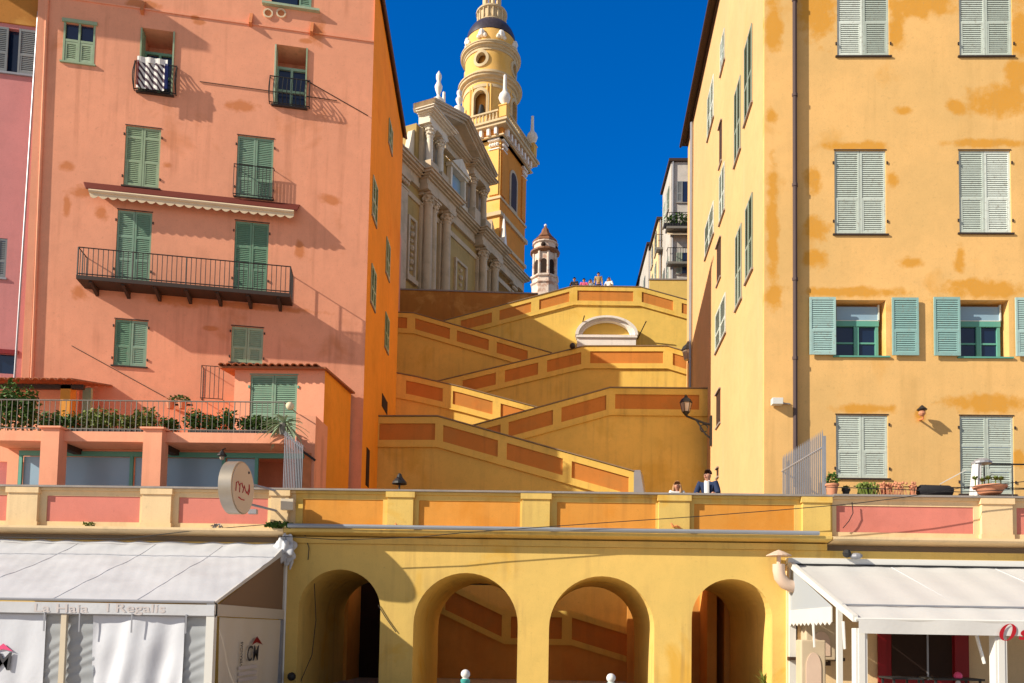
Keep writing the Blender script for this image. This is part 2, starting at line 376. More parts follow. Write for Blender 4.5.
def shutters(par, pl, r, mat, d=-.03, n=2, rails=(.42,), gap=.012, surround=None, slat=.062, sill=True, bare=False):
    s0, s1, z0, z1 = r
    f = MB()
    if sill: f.pb(pl, s0-.06, s1+.06, z0-.05, z0-.004, -.1, .05)
    f.pb(pl, s0-.02, s1+.02, z1+.004, z1+.035, -.05, .012)
    # hinge pins on the wall either side
    for zz in (z0+.15*(z1-z0), z1-.15*(z1-z0)):
        for ss in (s0-.035, s1+.035): f.pb(pl, ss-.02, ss+.02, zz-.04, zz+.04, -.01, .03)
    w = f.build('window', surround or 'brownmetal', par)
    for k in range(n):
        a = s0+(s1-s0)*k/n+gap/2; b = s0+(s1-s0)*(k+1)/n-gap/2
        leaf(pl, a, b, z0+.006, z1-.006, d, rails, slat).build('shutter', mat, w)
    return w
PD = [0]
def blob_patch(pl, s0, s1, z0, z1, d=.004, k=44):
    """irregular repaint patch, 3 mm thick"""
    pts = []; cs, cz = (s0+s1)/2, (z0+z1)/2; PD[0] += 1; d += .0006*(PD[0] % 9)
    ph = random.random()*6
    for i in range(k):
        a = 2*pi*i/k; r = .95+.18*sin(3*a+ph)+.13*sin(7*a+ph*2)+.08*sin(13*a+ph*3)+random.uniform(-.08, .08)
        c_, s_ = cos(a), sin(a); q = 1/max(abs(c_), abs(s_))**.55
        pts.append((cs+(s1-s0)/2*c_*r*q*.9, cz+(z1-z0)/2*s_*r*q*.9))
    return MB().prism(pl, pts, min(.0015, d-.003), d)

# ================================================================== SETTING
def struct(name, m, mat, kind='structure'): return m.build(name, mat, None, kind=kind)
g = MB(); g.quad((-900, -900, 0), (900, -900, 0), (900, 1500, 0), (-900, 1500, 0)); struct('ground', g, 'pave')
g = MB(); g.box(-15, 13, .25, 4.75, 3.75, 4.0); g.box(-15, -6.2, 4.75, 10.6, 3.75, 4.0); g.box(4.9, 13, 4.75, 10.6, 3.75, 4.0)
g.box(-6.2, 4.9, 9.6, 10.6, 3.75, 4.0); struct('terrace_floor', g, 'deck')

# ================================================================== RAMP WALLS
# each: plane depth Y, top line in pixels, panels in pixel x ranges
def ramp_wall(label, Y, top, panels, zb, back=3.6, extra=None, cap=True, group='zigzag ramp parapets'):
    pl = Plane(0, Y, 1, 0)
    P = [pl.p(*q) for q in top]
    def zt(s):
        for (a, za), (b, zbb) in zip(P, P[1:]):
            if s <= b or (b, zbb) == P[-1]:
                return za+(zbb-za)*(s-a)/(b-a) if b != a else za
    t = thing('ramp_wall', label, 'ramp wall', ((P[0][0]+P[-1][0])/2, Y, zb), group)
    body = [(P[0][0], zb)]+[(a, z-.03) for a, z in P]+[(P[-1][0], zb)]
    MB().prism(pl, body[::-1], 0, -.38).build('wall', 'ramp', t)
    fr = MB()
    def band(a, b, o0, o1, d0, d1, mb):
        ks = sorted({a, b, *[p[0] for p in P if a < p[0] < b]})
        mb.prism(pl, [(k, zt(k)-o1) for k in ks]+[(k, zt(k)-o0) for k in reversed(ks)], d0, d1)
    band(P[0][0], P[-1][0], .05, .31, 0, .07, fr)
    band(P[0][0], P[-1][0], .96, 1.2, 0, .07, fr)
    edges = []
    for a, b in panels:
        sa = pl.p(a, (top[0][1]+top[-1][1])/2)[0]; sb = pl.p(b, (top[0][1]+top[-1][1])/2)[0]; edges.append((sa, sb))
    prev = P[0][0]
    for sa, sb in edges+[(P[-1][0], None)]:
        if sa-prev > .03: band(prev, sa, .31, .96, 0, .068, fr)
        prev = sb
    fr.build('parapet_frame', 'ramp', t)
    for sa, sb in edges:
        mb = MB(); band(max(sa, P[0][0]), min(sb, P[-1][0]), .315, .955, .001, .014, mb); mb.build('panel', 'rpanel', t)
    mb = MB(); band(P[0][0], P[-1][0], 1.2, 1.245, 0, .1, mb); mb.build('moulding', 'ramp', t)
    mb = MB(); band(P[0][0], P[-1][0], -.012, .035, .11, -.5, mb); mb.build('coping', 'rampcoping', t)
    # the ramp surface behind the parapet
    fl = MB(); w = pl.w
    for (a, za), (b, zc) in zip(P, P[1:]):
        fl.hexa([w(a, za-1.4, -back), w(b, zc-1.4, -back), w(b, zc-1.4, -.39), w(a, za-1.4, -.39), w(a, za-1.1, -back), w(b, zc-1.1, -back), w(b, zc-1.1, -.39), w(a, za-1.1, -.39)])
    struct('ramp_path', fl, 'deck')
    return t, pl, zt
p1, _, _ = ramp_wall('lowest ramp wall, sloping down to the right behind the terrace parapet', 10.7, [(374, 416), (438, 416), (634, 471)], [(379, 435), (443, 498), (507, 563), (572, 629)], 0)
ramp_wall('ramp wall with the street lantern in front of its level right end', 14.5, [(452, 431), (500, 418), (610, 387.5), (714, 388.5)], [(455, 472), (480, 501), (509, 553), (561.5, 606), (615, 699)], 3.9)
ramp_wall('ramp wall whose coping has a sunlit stretch at its low right end', 18.2, [(392, 372), (414, 376), (462, 387), (540, 408)], [(406, 443), (453, 493), (501, 527)], 4)
ramp_wall('ramp wall crossing directly below the white lunette', 22, [(430, 383), (585, 346), (667, 346), (700, 356)], [(463, 496), (505, 538), (547, 581), (590, 663), (672.5, 688)], 4)
ramp_wall('ramp wall sloping down right, second highest, wholly in shade', 25.7, [(390, 312), (414, 313), (552, 353)], [(396, 407), (415, 450), (457, 489), (497, 528)], 4)
p6, P6, z6 = ramp_wall('highest ramp wall, holding the white lunette, people standing above it', 29.5, [(436, 323), (574, 286), (640, 287), (705, 305)], [(461, 492), (499.5, 531), (539, 569), (577, 633), (641.5, 673), (681.5, 697)], 4, back=1.5)
# stone slope ending the lowest ramp
t = thing('stone_ramp_end', 'grey stone slope capping the foot of the lowest ramp', 'ramp end', (3.5, 10.9, 4))
pl = Plane(0, 10.6, 1, 0); a0, zA = pl.p(634, 470); a1, zB = pl.p(641, 470); a2, _ = pl.p(651, 490)
m = MB(); m.hexa([(a0, 10.6, 4), (a2+.25, 10.6, 4), (a2+.25, 11.6, 4), (a0, 11.6, 4), (a0, 10.6, zA), (a1-.03, 10.6, zB), (a1+.2, 11.6, zB), (a0, 11.6, zA)]); m.build('slope', 'greymetal', t)
# retaining wall of the church square, left
pl = Plane(0, 33, 1, 0)
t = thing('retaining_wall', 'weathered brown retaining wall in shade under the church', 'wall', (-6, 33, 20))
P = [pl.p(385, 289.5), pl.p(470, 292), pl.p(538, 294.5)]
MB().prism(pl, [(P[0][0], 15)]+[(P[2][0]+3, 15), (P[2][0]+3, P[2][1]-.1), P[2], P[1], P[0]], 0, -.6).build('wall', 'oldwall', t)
m = MB(); m.prism(pl, [(P[0][0], P[0][1]), (P[2][0], P[2][1]), (P[2][0], P[2][1]+.09), (P[0][0], P[0][1]+.09)], .08, -.7); m.build('coping', 'coping', t)
ZS = 22.9
g = MB(); g.box(-30, 12, 33.6, 75, ZS-1.2, ZS-1); struct('church_square', g, 'deck')
g = MB(); g.box(-30, 12, 31.2, 33.0, ZS-1.6, ZS-1.35); struct('upper_landing', g, 'deck')

# white lunette on the top wall
t = thing('lunette', 'white semicircular lunette moulding on the upper ochre wall', 'lunette', (P6.p(606, 337)[0], 29.5, P6.p(606, 337)[1]))
sL, zL = P6.p(575, 338); sR, _ = P6.p(637, 338); _, zT = P6.p(606, 317)
cs = (sL+sR)/2; rx = (sR-sL)/2; rz = (zT-zL)*.9; n = 28
def arcpoly(k0, k1, z0=zL): return [(cs-rx*k0*cos(pi*i/n), z0+rz*k0*sin(pi*i/n)) for i in range(n+1)]+[(cs+rx*k1*cos(pi*i/n), z0+(rz*k1)*sin(pi*i/n)) for i in range(n+1)]
MB().prism(P6, arcpoly(1, .9), .05, .62).build('outer_moulding', 'white', t)
MB().prism(P6, arcpoly(.895, .78), .05, .42).build('inner_moulding', 'white', t)
m = MB(); m.pb(P6, sL+.05, sR-.05, zL-.16, zL-.002, .05, .6); m.pb(P6, sL+.12, sR-.12, zL-.75, zL-.162, .05, .5); m.pb(P6, sL-.05, sR-.4, zL-1.4, zL-.752, .05, .45)
m.build('sill', 'white', t)
for x0, y0, x1, y1, lb in ((584.5, 315, 580.5, 328, 'thin dark pole leaning beside the left of the white lunette'), (646.5, 320.5, 638.5, 335.5, 'thin dark pole leaning beside the right of the white lunette')):
    a, b = P6.p(x0, y0, 1.0), P6.p(x1, y1, .7)
    o = MB().tube([P6.w(*a, .9), P6.w(*b, .1)], .035, 5).build('pole', 'iron', None); tag(o, lb, 'pole')
# small black spotlights on walls
def spot(x, y, pl, r, lb):
    s, z = pl.p(x, y, .3); c = pl.w(s, z, .3)
    t = thing('wall_spotlight', lb, 'spotlight', (c[0], c[1], z-r))
    MB().ball(c, r, 12).build('lamp_housing', 'iron', t, smooth=True)
    MB().tube([pl.w(s, z, .0), c], .04, 6).build('bracket', 'iron', t)
spot(572.5, 346, Plane(0, 22, 1, 0), .16, 'small black spotlight just left of the white lunette base')

# ================================================================== ARCADE
def archpoly():
    sp = [(-6.28, -4.20, 3.09), (-3.36, -.74, 3.05), (.04, 2.66, 3.02), (3.58, 5.57, 3.0)]
    pts = [(-15, 0)]
    for a, b, top in sp:
        r = (b-a)/2; c = (a+b)/2; zs = top-r; rz = r
        pts += [(a, 0)]+[(c-r*cos(pi*i/22), zs+rz*sin(pi*i/22)) for i in range(23)]+[(b, 0)]
    pts += [(13, 0), (13, 3.74), (-15, 3.74)]
    return pts
arc = thing('arcade', 'yellow arcade of four arches carrying the terrace', 'arcade', (0, 0, 0))
MB().prism(A, archpoly()[::-1], 0, -4.6).build('arch_wall', 'arcade', arc)
m = MB(); m.box(-6.6, 6.9, -.06, 0.24, 3.745, 3.9); m.build('cornice_fascia', 'arcade', arc)
m = MB(); m.prism(Plane(-6.62, 0, 0, 1), [(0.2, 3.9), (-.3, 3.98), (-.33, 4.0), (-.33, 4.07), (.2, 4.07)], 0, 13.55); m.build('cornice', 'arcade', arc)
# parapets
def parapet(par, x0, x1, panels, piers, fm, pm, top=5.12, zb=4.07, open_l=False):
    f = MB(); f.box(x0, x1, .02, .26, zb, top-.12); 
    prev = x0
    f.box(x0, x1, -.02, .02, zb, zb+.14); f.box(x0, x1, -.02, .02, zb+.8, top-.12)
    for a, b in panels:
        f.box(prev, a, -.02, .02, zb+.14, zb+.8); prev = b
    f.box(prev, x1, -.02, .02, zb+.14, zb+.8)
    f.build('parapet_wall', fm, par)
    for a, b in panels: MB().box(a+.004, b-.004, .001, .018, zb+.144, zb+.796).build('panel', pm, par)
    m = MB(); m.box(x0, x1, -.075, .3, top-.117, top-.05); m.build('moulding', fm, par)
    for a, b in piers:
        m = MB(); m.box(a+.03, b-.03, -.12, .02-.003, zb+.002, top-.125); m.box(a-.01, b+.01, -.16, -.0, top-.2, top-.055); m.box(a, b, -.14, -.0, zb+.003, zb+.12)
        m.build('pier', fm, par)
    m = MB(); m.box(x0, x1, -.17, .4, top-.047, top); m.build('coping', 'coping', par)
def X(*px): return [A.p(x, 510)[0] for x in px]
def pairs(*px): q = X(*px); return list(zip(q[::2], q[1::2]))
t = thing('terrace_parapet', 'yellow terrace parapet with orange panels above the arches', 'parapet', (0, 0, 4.07))
xl, xr = X(296, 832)
parapet(t, xl, xr-.003, pairs(303, 383, 419, 520, 557, 655.5, 694, 794), pairs(387, 415, 521, 551, 657, 690, 800, 830), 'arcade', 'panel')
t = thing('terrace_parapet', 'cream parapet with pink panels above the left marquee', 'parapet', (-10, 0, 4.07))
parapet(t, -15, xl-.003, pairs(-40, 7, 47, 140, 179, 268), pairs(9, 41, 143, 174, 271, 291), 'cream', 'ppanel')
t = thing('terrace_parapet', 'cream parapet with pink panels above the right awning', 'parapet', (10, 0, 4.07))
parapet(t, xr, 13, pairs(836, 973, 1016, 1060), pairs(978, 1011), 'cream', 'ppanel', top=5.14)
# ledges beside the arcade cornice
for a, b, lb in ((-15, -6.63, 'cream ledge under the pink panelled parapet on the left'), (6.96, 13, 'cream ledge under the pink panelled parapet on the right')):
    o = MB().prism(Plane(a, 0, 0, 1), [(.2, 3.9), (-.3, 3.96), (-.33, 4.0), (-.33, 4.06), (.2, 4.06)], 0, b-a).build('ledge', 'cream', None); tag(o, lb, 'ledge')
# grey pipe on the ledge
o = MB().tube([(-6.5, -.36, 4.14), (0, -.36, 4.13), (6.6, -.36, 4.13)], .055, 8).build('conduit', 'zinc', None, smooth=True); tag(o, 'long grey pipe lying along the yellow cornice above the arches', 'pipe')
# inside: low ramp seen through the two middle arches
pl = Plane(0, 7.0, 1, 0)
t = thing('inner_ramp_wall', 'rust panelled ramp wall seen inside the two middle arches', 'ramp wall', (0, 7, 0))
P = [pl.p(430, 574), pl.p(505, 610), pl.p(572, 611), pl.p(670, 641)]
def zz(s):
    for (a, za), (b, zb) in zip(P, P[1:]):
        if s <= b or b == P[-1][0]: return za+(zb-za)*(s-a)/(b-a)
MB().prism(pl, [(P[0][0], 0), (P[-1][0], 0)]+P[::-1], 0, -.3).build('wall', 'inner', t)
def ib(a, b, o0, o1, d0, d1, mb):
    ks = sorted({a, b, *[p[0] for p in P if a < p[0] < b]})
    mb.prism(pl, [(k, zz(k)-o1) for k in ks]+[(k, zz(k)-o0) for k in reversed(ks)], d0, d1)
m = MB(); ib(P[0][0], P[-1][0], 0, .22, 0, .07, m); ib(P[0][0], P[-1][0], .95, 1.15, 0, .07, m)
pn = [(445, 502), (511, 520), (530, 562), (572, 634)]; prev = P[0][0]
for a, b in pn:
    sa, sb = pl.p(a, 620)[0], pl.p(b, 620)[0]; ib(prev, sa, .22, .95, 0, .068, m); prev = sb
    q = MB(); ib(sa+.004, sb-.004, .223, .947, .001, .012, q); q.build('panel', 'rpanel', t)
ib(prev, P[-1][0], .22, .95, 0, .068, m); m.build('parapet_frame', 'ramp', t)
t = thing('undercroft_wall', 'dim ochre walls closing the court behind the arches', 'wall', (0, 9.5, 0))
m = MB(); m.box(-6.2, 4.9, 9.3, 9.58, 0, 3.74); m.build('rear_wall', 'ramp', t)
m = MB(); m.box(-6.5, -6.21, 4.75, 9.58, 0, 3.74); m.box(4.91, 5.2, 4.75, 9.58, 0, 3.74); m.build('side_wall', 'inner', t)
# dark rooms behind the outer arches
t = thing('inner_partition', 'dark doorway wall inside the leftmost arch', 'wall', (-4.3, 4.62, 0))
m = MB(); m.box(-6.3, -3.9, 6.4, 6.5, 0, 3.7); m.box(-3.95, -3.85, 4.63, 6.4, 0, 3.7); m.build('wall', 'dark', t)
t = thing('inner_partition', 'dim partition with a ledge inside the rightmost arch', 'wall', (4.6, 4.62, 0))
m = MB(); m.box(4.35, 5.4, 6.0, 6.1, 0, 3.7); m.box(2.6, 4.32, 6.2, 6.3, 0, 3.7); m.box(5.42, 6.6, 4.7, 7, 0, 3.7); m.build('wall', 'inner', t)
m = MB(); m.box(3.3, 4.4, 5.9, 6.05, 1.9, 1.98); m.build('ledge', 'wood', t)
for x in (707, 716): 
    s, z = Plane(0, 5.5, 1, 0).p(x, 640)
    o = MB().tube([(s, 5.5, z-.3), (s, 5.5, z+.45)], .02, 6).build('hanging_tube', 'whitesteel', None); tag(o, 'thin white tube inside the rightmost arch, %s of two' % ('left' if x == 707 else 'right'), 'tube')
# name plates under the vaults of the middle arches
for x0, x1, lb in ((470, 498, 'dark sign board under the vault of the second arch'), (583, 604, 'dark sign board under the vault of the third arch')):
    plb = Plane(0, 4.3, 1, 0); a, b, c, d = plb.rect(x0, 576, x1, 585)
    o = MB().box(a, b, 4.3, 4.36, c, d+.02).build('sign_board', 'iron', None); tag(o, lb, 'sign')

# ================================================================== PINK HOUSE (left)
ph = thing('pink_house', 'tall salmon pink house with green shutters and a long balcony', 'house', (-9, 8, 4))
LW = []  # (kind, rect, ...)
def Lr(*q): return L.rect(*q)
wins = dict(a=Lr(63, 24, 95, 63), b=Lr(139.5, 29.5, 174, 94), c=Lr(274, 46, 307, 107), d=Lr(124.5, 127, 160, 187), e=Lr(236.5, 137, 273, 198),
  f=Lr(116, 211, 151, 281), g=Lr(234, 222, 268, 290), h=Lr(114, 320, 147, 366), i=Lr(231, 327, 263, 363))
wins['j'] = Lr(272, -45, 312, 5)
wins['k'] = Lr(30, 0, 31, 1)
depth = dict(a=.12, b=.95, c=.95, d=.1, e=.1, f=.1, g=.1, h=.1, i=.1, j=.12)
holes = [(*wins[k], depth[k]) for k in depth]
zst = 22.74
m = MB(); sLft = -11.0
wall(m, L, sLft, 0, 4, zst, [h for h in holes if h[2] < zst])
wl = L.w
m.quad(wl(sLft, zst, 0), wl(0, zst, 0), wl(0, zst, -.1), wl(sLft, zst, -.1))
m.pb(L, sLft, 0, zst-.05, zst+.001, .0, .035)
wall(m, L, sLft, 0, zst, 25.3, [h for h in holes if h[3] > zst], -.06)
m.build('front_wall', 'pink', ph, recalc=False)
m = MB(); wls = LS.w
lsw = [(375, 178, 228), (388, 238, 283), (373.5, 265, 313), (387, 312, 356), (390.5, 121, 155)]
m.quad(wls(0, 4), wls(7.5, 4), wls(7.5, 23.9), wls(0, 25.25)); m.build('side_wall', 'orange', ph, recalc=False)
m = MB()
bx0, by0 = -16.5, 10.6
m.quad(wls(7.5, 4), (bx0, by0, 4), (bx0, by0, 24.6), wls(7.5, 23.9)); m.quad(wl(sLft, 4), (bx0, by0, 4), (bx0, by0, 24.6), wl(sLft, 25.2))
m.build('rear_wall', 'pink', ph, recalc=False)
q0, q1 = wl(sLft, 25.3), (bx0, by0, 24.7)
m = MB(); m.hexa([wls(-.1, 25.3, .1), wls(7.6, 23.95, .1), q1, q0, wls(-.1, 25.45, .12), wls(7.6, 24.1, .12), (q1[0], q1[1], q1[2]+.15), (q0[0], q0[1], q0[2]+.15)])
m.build('roof', 'wood', ph)
m = MB().tube([wls(-.5, 25.3, .14), wls(7.6, 23.95, .14)], .06, 6); m.build('gutter', 'pipe', ph)
# narrow shutters on the side wall
for x, ya, yb in lsw:
    s, z1 = LS.p(x, ya+4); _, z0 = LS.p(x, yb-4)
    w = MB().pb(LS, s-.5, s+.5, z0-.06, z0, 0, .05).build('window', 'coping', ph)
    for q in (-.48, .0): leaf(LS, s+q, s+q+.47, z0+.005, z1, .045).build('shutter', 'shut_g', w)
for x0, x1, ya, yb in ((382, 387.5, 392, 416), (366.5, 369.5, 446, 489)):
    s0, z1 = LS.p(x0, ya+1); s1, _ = LS.p(x1, ya+1); _, z0 = LS.p(x1, yb)
    q = MB(); q.pb(LS, s0, s1, max(z0, 4.2), z1, .0, .02); q.build('door', 'dark', ph)
# closed shutters on the front
shutters(ph, L, wins['d'], 'shut_g', rails=(.42, .82)); shutters(ph, L, wins['e'], 'shut_dg', rails=(.3,))
shutters(ph, L, wins['f'], 'shut_dg', rails=(.3, .63), sill=False); shutters(ph, L, wins['g'], 'shut_dg', rails=(.3, .63), sill=False)
shutters(ph, L, wins['h'], 'shut_dg'); shutters(ph, L, wins['i'], 'shut_g')
# window a: lower louvres, open top lights
s0, s1, z0, z1 = wins['a']
f = MB(); f.pb(L, s0-.06, s1+.06, z0-.06, z0-.004, -.1, .06); f.pb(L, s0-.05, s1+.05, z1+.003, z1+.12, -.05, .05); zm = z0+(z1-z0)*.55
for q in (s0, (s0+s1)/2-.03, s1-.06): f.pb(L, q, q+.06, z0, z1, -.06, .01)
f.pb(L, s0+.06, s1-.06, zm-.04, zm+.04, -.05, .005); w = f.build('window', 'shut_g', ph)
for a, b in ((s0+.065, (s0+s1)/2-.035), ((s0+s1)/2+.035, s1-.065)):
    leaf(L, a, b, z0+.01, zm-.045, 0, ()).build('shutter', 'shut_g', w); MB().pb(L, a, b, zm+.045, z1-.01, -.09, -.08).build('pane', 'glass', w)
# deep french windows b and c with bellied rails
for k, top in (('b', .95), ('c', .95)):
    s0, s1, z0, z1 = wins[k]; zr = z0+(z1-z0)*.44
    f = MB(); ft = z0+(z1-z0)*.72
    for q in (s0+.02, (s0+s1)/2-.05, s1-.1): f.pb(L, q, q+.08, z0, ft, -.45, -.38)
    f.pb(L, s0+.02, s1-.02, ft, ft+.09, -.45, -.38); f.pb(L, s0+.1, s1-.1, zr-.2, zr-.12, -.45, -.39)
    MB().pb(L, s0-.05, s1+.05, z0-.06, z0-.001, -.45, .09).build('sill', 'brownmetal', ph)
    w = f.build('window', 'shut_dg', ph)
    MB().pb(L, s0+.04, s1-.04, z0, ft, -.465, -.455).build('pane', 'glass', w)
    for (q0, q1, d0, d1) in ((s0+.0, s0+.05, -.4, .02), (s1-.05, s1, -.4, .05)): MB().pb(L, q0, q1, z0+.02, z1-.02, d0, d1).build('shutter', 'shut_g', w)
    r = MB(); n = 9; ra, rb = s0-.12, s1+.12
    def bel(t): return .1+.3*sin(pi*min(1, t*1.15))**1.2 if t < .87 else .1+.3*sin(pi)+.12*(t-.87)/.13
    for i in range(n+1):
        ss = ra+(rb-ra)*i/n
        r.tube([L.w(ss, z0+.02+(zr-z0)*t, .09+.2*sin(pi*(1-t)**1.4)) for t in [j/8 for j in range(9)]], .014, 4)
    for ss in (ra, rb):
        for j in (1, 2): r.tube([L.w(ss, z0+.02+(zr-z0)*t, (.09+.2*sin(pi*(1-t)**1.4))*j/3) for t in [q/8 for q in range(9)]], .012, 4)
    for zq, dq in ((zr, .09), (z0+.03, .1)): r.tube([L.w(ra, zq, 0), L.w(ra, zq, dq), L.w(rb, zq, dq), L.w(rb, zq, 0)], .02, 5)
    r.build('railing', 'iron', w)
# rail in front of window e
s0, s1, z0, z1 = wins['e']; r = MB(); zr = z0+(z1-z0)*.48
for i in range(12): r.tube([L.w(s0-.05+(s1-s0+.1)*i/11, z0-.02, .16), L.w(s0-.05+(s1-s0+.1)*i/11, zr, .16)], .012, 4)
for q in (zr, z0): r.tube([L.w(s0-.06, q, 0), L.w(s0-.06, q, .16), L.w(s1+.06, q, .16), L.w(s1+.06, q, 0)], .018, 5)
r.build('railing', 'iron', ph)
# top window j
s0, s1, z0, z1 = wins['j']
f = MB(); f.pb(L, s0-.3, s1+.3, z0-.12, z0-.04, -.1, .08); w = f.build('window', 'shut_g', ph)
MB().pb(L, s0, (s0+s1)/2+.2, z0, z1, -.12, -.1).build('pane', 'blueglass', w); leaf(L, s1-.42, s1, z0, z1, -.04).build('shutter', 'shut_dg', w)
# round vents
for x in (268, 281):
    s, z = L.p(x, 12.5, 0); c = Vector(L.w(s, z, -.06)); nn = Vector((L.nx, L.ny, 0)); ux = Vector((L.ex, L.ey, 0)); uz = Vector((0, 0, 1))
    m = MB(); n = 16; v = []
    for r, d in ((.17, .0), (.17, .05), (.12, .05), (.12, -.0)): v += [c+nn*d+ux*cos(2*pi*k/n)*r+uz*sin(2*pi*k/n)*r for k in range(n)]
    m.add(v, [(i*n+k, i*n+(k+1) % n, (i+1)*n+(k+1) % n, (i+1)*n+k) for i in range(3) for k in range(n)]); w = m.build('vent', 'creamfab', ph)
    m = MB(); m.add([c+nn*.012+ux*cos(2*pi*k/n)*.118+uz*sin(2*pi*k/n)*.118 for k in range(n)], [tuple(range(n))]); m.build('vent_grille', 'rustpatch', w)
for x, y in ((143, 8), (251, 20), (312, 29)):
    s, z = L.p(x, y); MB().prism(Plane(*L.w(s, 0)[:2], L.nx, L.ny), [(-.06, z-.28), (.16, z-.2), (-.06, z+.3)], -.05, .05).build('bracket', 'rustpatch', ph)
# balcony
s0, _ = L.p(76, 278, .78); s1, _ = L.p(290, 298, .78); _, zt_ = L.p(180, 287, .78)
zt_ = (L.p(76, 277, .78)[1]+L.p(290, 291, .78)[1])/2
m = MB(); m.pb(L, s0, s1, zt_-.13, zt_, .0, .78); 
for i in range(7): q = s0+.4+(s1-s0-.8)*i/6; m.prism(Plane(*L.w(q, 0)[:2], L.nx, L.ny), [(0, zt_-.132), (.68, zt_-.132), (.68, zt_-.18), (0, zt_-.36)], -.05, .05)
bal = m.build('balcony', 'brownmetal', ph)
r = MB(); zr = zt_+.93; n = 44; d = .75
for i in range(n+1): r.tube([L.w(s0+.02+(s1-s0-.04)*i/n, zt_, d), L.w(s0+.02+(s1-s0-.04)*i/n, zr, d)], .013 if i % 11 else .024, 4)
for sx_ in (s0+.02, s1-.02):
    for i in range(4): r.tube([L.w(sx_, zt_, d*i/4), L.w(sx_, zr, d*i/4)], .013, 4)
    r.tube([L.w(sx_, zr, 0), L.w(sx_, zr, d)], .02, 5)
for q in (zr, zt_+.06): r.tube([L.w(s0+.02, q, d), L.w(s1-.02, q, d)], .02, 5)
r.build('railing', 'iron', bal)
# corner strip and drainpipe at the left edge
a0, zz0 = L.p(37, 5); m = MB()
b = lambda y, x: L.p(x, y, .045)
pA = [b(-20, 38.5), b(384, 23)]; pB = [b(-20, 46.5), b(384, 30.5)]
m.hexa([L.w(pA[1][0], 4, .045), L.w(pB[1][0], 4, .045), L.w(pB[1][0], 4, 0), L.w(pA[1][0], 4, 0), L.w(pA[0][0], 25.3, .045), L.w(pB[0][0], 25.3, .045), L.w(pB[0][0], 25.3, 0), L.w(pA[0][0], 25.3, 0)])
m.build('corner_pilaster', 'pink', ph)
m = MB().tube([L.w(pB[0][0]+.03, 25.2, .03), L.w(pB[1][0]+.03, 9, .03)], .05, 8); m.build('drainpipe', 'pink', ph, smooth=True)
# hanging cables and hooks
for pts in (((200, 82, 260, 90), (260, 90, 337, 101)), ((72, 346, 165, 397), ) , ((305, 80, 340, 100), (340, 100, 368, 116))):
    m = MB()
    for q in pts: m.tube([L.w(*L.p(q[0], q[1]), .02), L.w(*L.p(q[2], q[3]), .02)], .014, 4)
    m.build('cable', 'brownmetal', ph)

# towel on the upper left balcony
s0, s1, z0, z1 = wins['b']; zr = z0+(z1-z0)*.44
t = thing('striped_towel', 'striped towel hung over the small upper left balcony rail', 'towel', L.w((s0+s1)/2, z0, .42))
def cloth(a, b, za, zb, d): return MB().grid(lambda u, v: L.w(a+(b-a)*u, za+(zb-za)*v, d+.02*sin(u*19)), 16, 8)
cloth(s0+.02, s1-.2, z0-.05, zr-.12, .30).build('towel_body', 'towel', t)
cloth(s0+.02, s1-.12, zr-.16, zr+.04, .31).build('folded_top', 'whitecloth', t)
cloth(s0-.0, s0+.1, z0+.05, zr-.1, .32).build('red_edge', 'redpaint', t)
cloth(s1-.2, s1-.08, z0+.02, zr-.1, .31).build('blue_edge', 'blue', t)
# retracted awning
aw = thing('retracted_awning', 'rolled in cream awning with scalloped edge above the long balcony', 'awning', L.w(-6, 15.6, .2))
d = .34; s0, za = L.p(89, 190, d); s1, zb = L.p(294, 211, d); zq = (za+zb)/2
m = MB(); m.hexa([L.w(s0-.3, zq+.38, .0), L.w(s1+.15, zq+.38, .0), L.w(s1+.1, zq+.02, d), L.w(s0-.1, zq+.02, d), L.w(s0-.3, zq+.43, .0), L.w(s1+.15, zq+.43, .0), L.w(s1+.1, zq+.07, d), L.w(s0-.1, zq+.07, d)]); m.build('fabric_roof', 'reddark', aw)
m = MB().tube([L.w(s0, zq-.03, d), L.w(s1, zq-.03, d)], .065, 8); m.build('front_bar', 'creamfab', aw, smooth=True)
pts = [(s0, zq-.08)]; n = 22
for i in range(n):
    for j in range(1, 7): u = (i+j/6)/n; pts.append((s0+(s1-s0)*u, zq-.18-.085*sin(pi*j/6)))
pts.append((s1, zq-.08)); MB().prism(L, pts, d-.01, d+.005).build('scalloped_valance', 'creamfab', aw)

# mauve house, far left
mh = thing('mauve_house', 'mauve house with grey shutters at the far left edge', 'house', (-19, 4, 4))
hs = [(*Lr(-12, 22, 15, 67), .2), (*Lr(-16, 234, 3, 274), .1), (*Lr(-16, 351, 12.5, 371), .15)]
m = MB(); wall(m, L, -16, sLft, 4, 25.5, hs, -.25); m.build('front_wall', 'purple', mh, recalc=False)
m = MB(); q = hs[0]; m.pb(L, q[0]-1, q[1]+.7, q[3]+.15, q[3]+1.6, -.25, -.2); m.build('eave_shade_band', 'oldwall', mh)  # brown band; the shade under the eaves is put into its colour
s0, s1, z0, z1 = hs[0][:4]
w = MB().pb(L, s0, s1+.7, z0-.07, z0, -.3, -.18).build('window', 'greymetal', mh)
MB().pb(L, s0, s1, z0, z1, -.44, -.4).build('pane', 'blueglass', w); leaf(L, s1+.02, s1+.68, z0, z1, -.2).build('shutter', 'shut_gy', w); leaf(L, s0, s0+.5, z0, z1, -.22).build('shutter', 'shut_gy', w)
s0, s1, z0, z1 = hs[1][:4]; 
w = MB().pb(L, s0, s1+.05, z0-.06, z0, -.3, -.2).build('window', 'greymetal', mh); leaf(L, s0, (s0+s1)/2, z0, z1, -.26).build('shutter', 'shut_gy', w); leaf(L, (s0+s1)/2, s1, z0, z1, -.26).build('shutter', 'shut_gy', w)
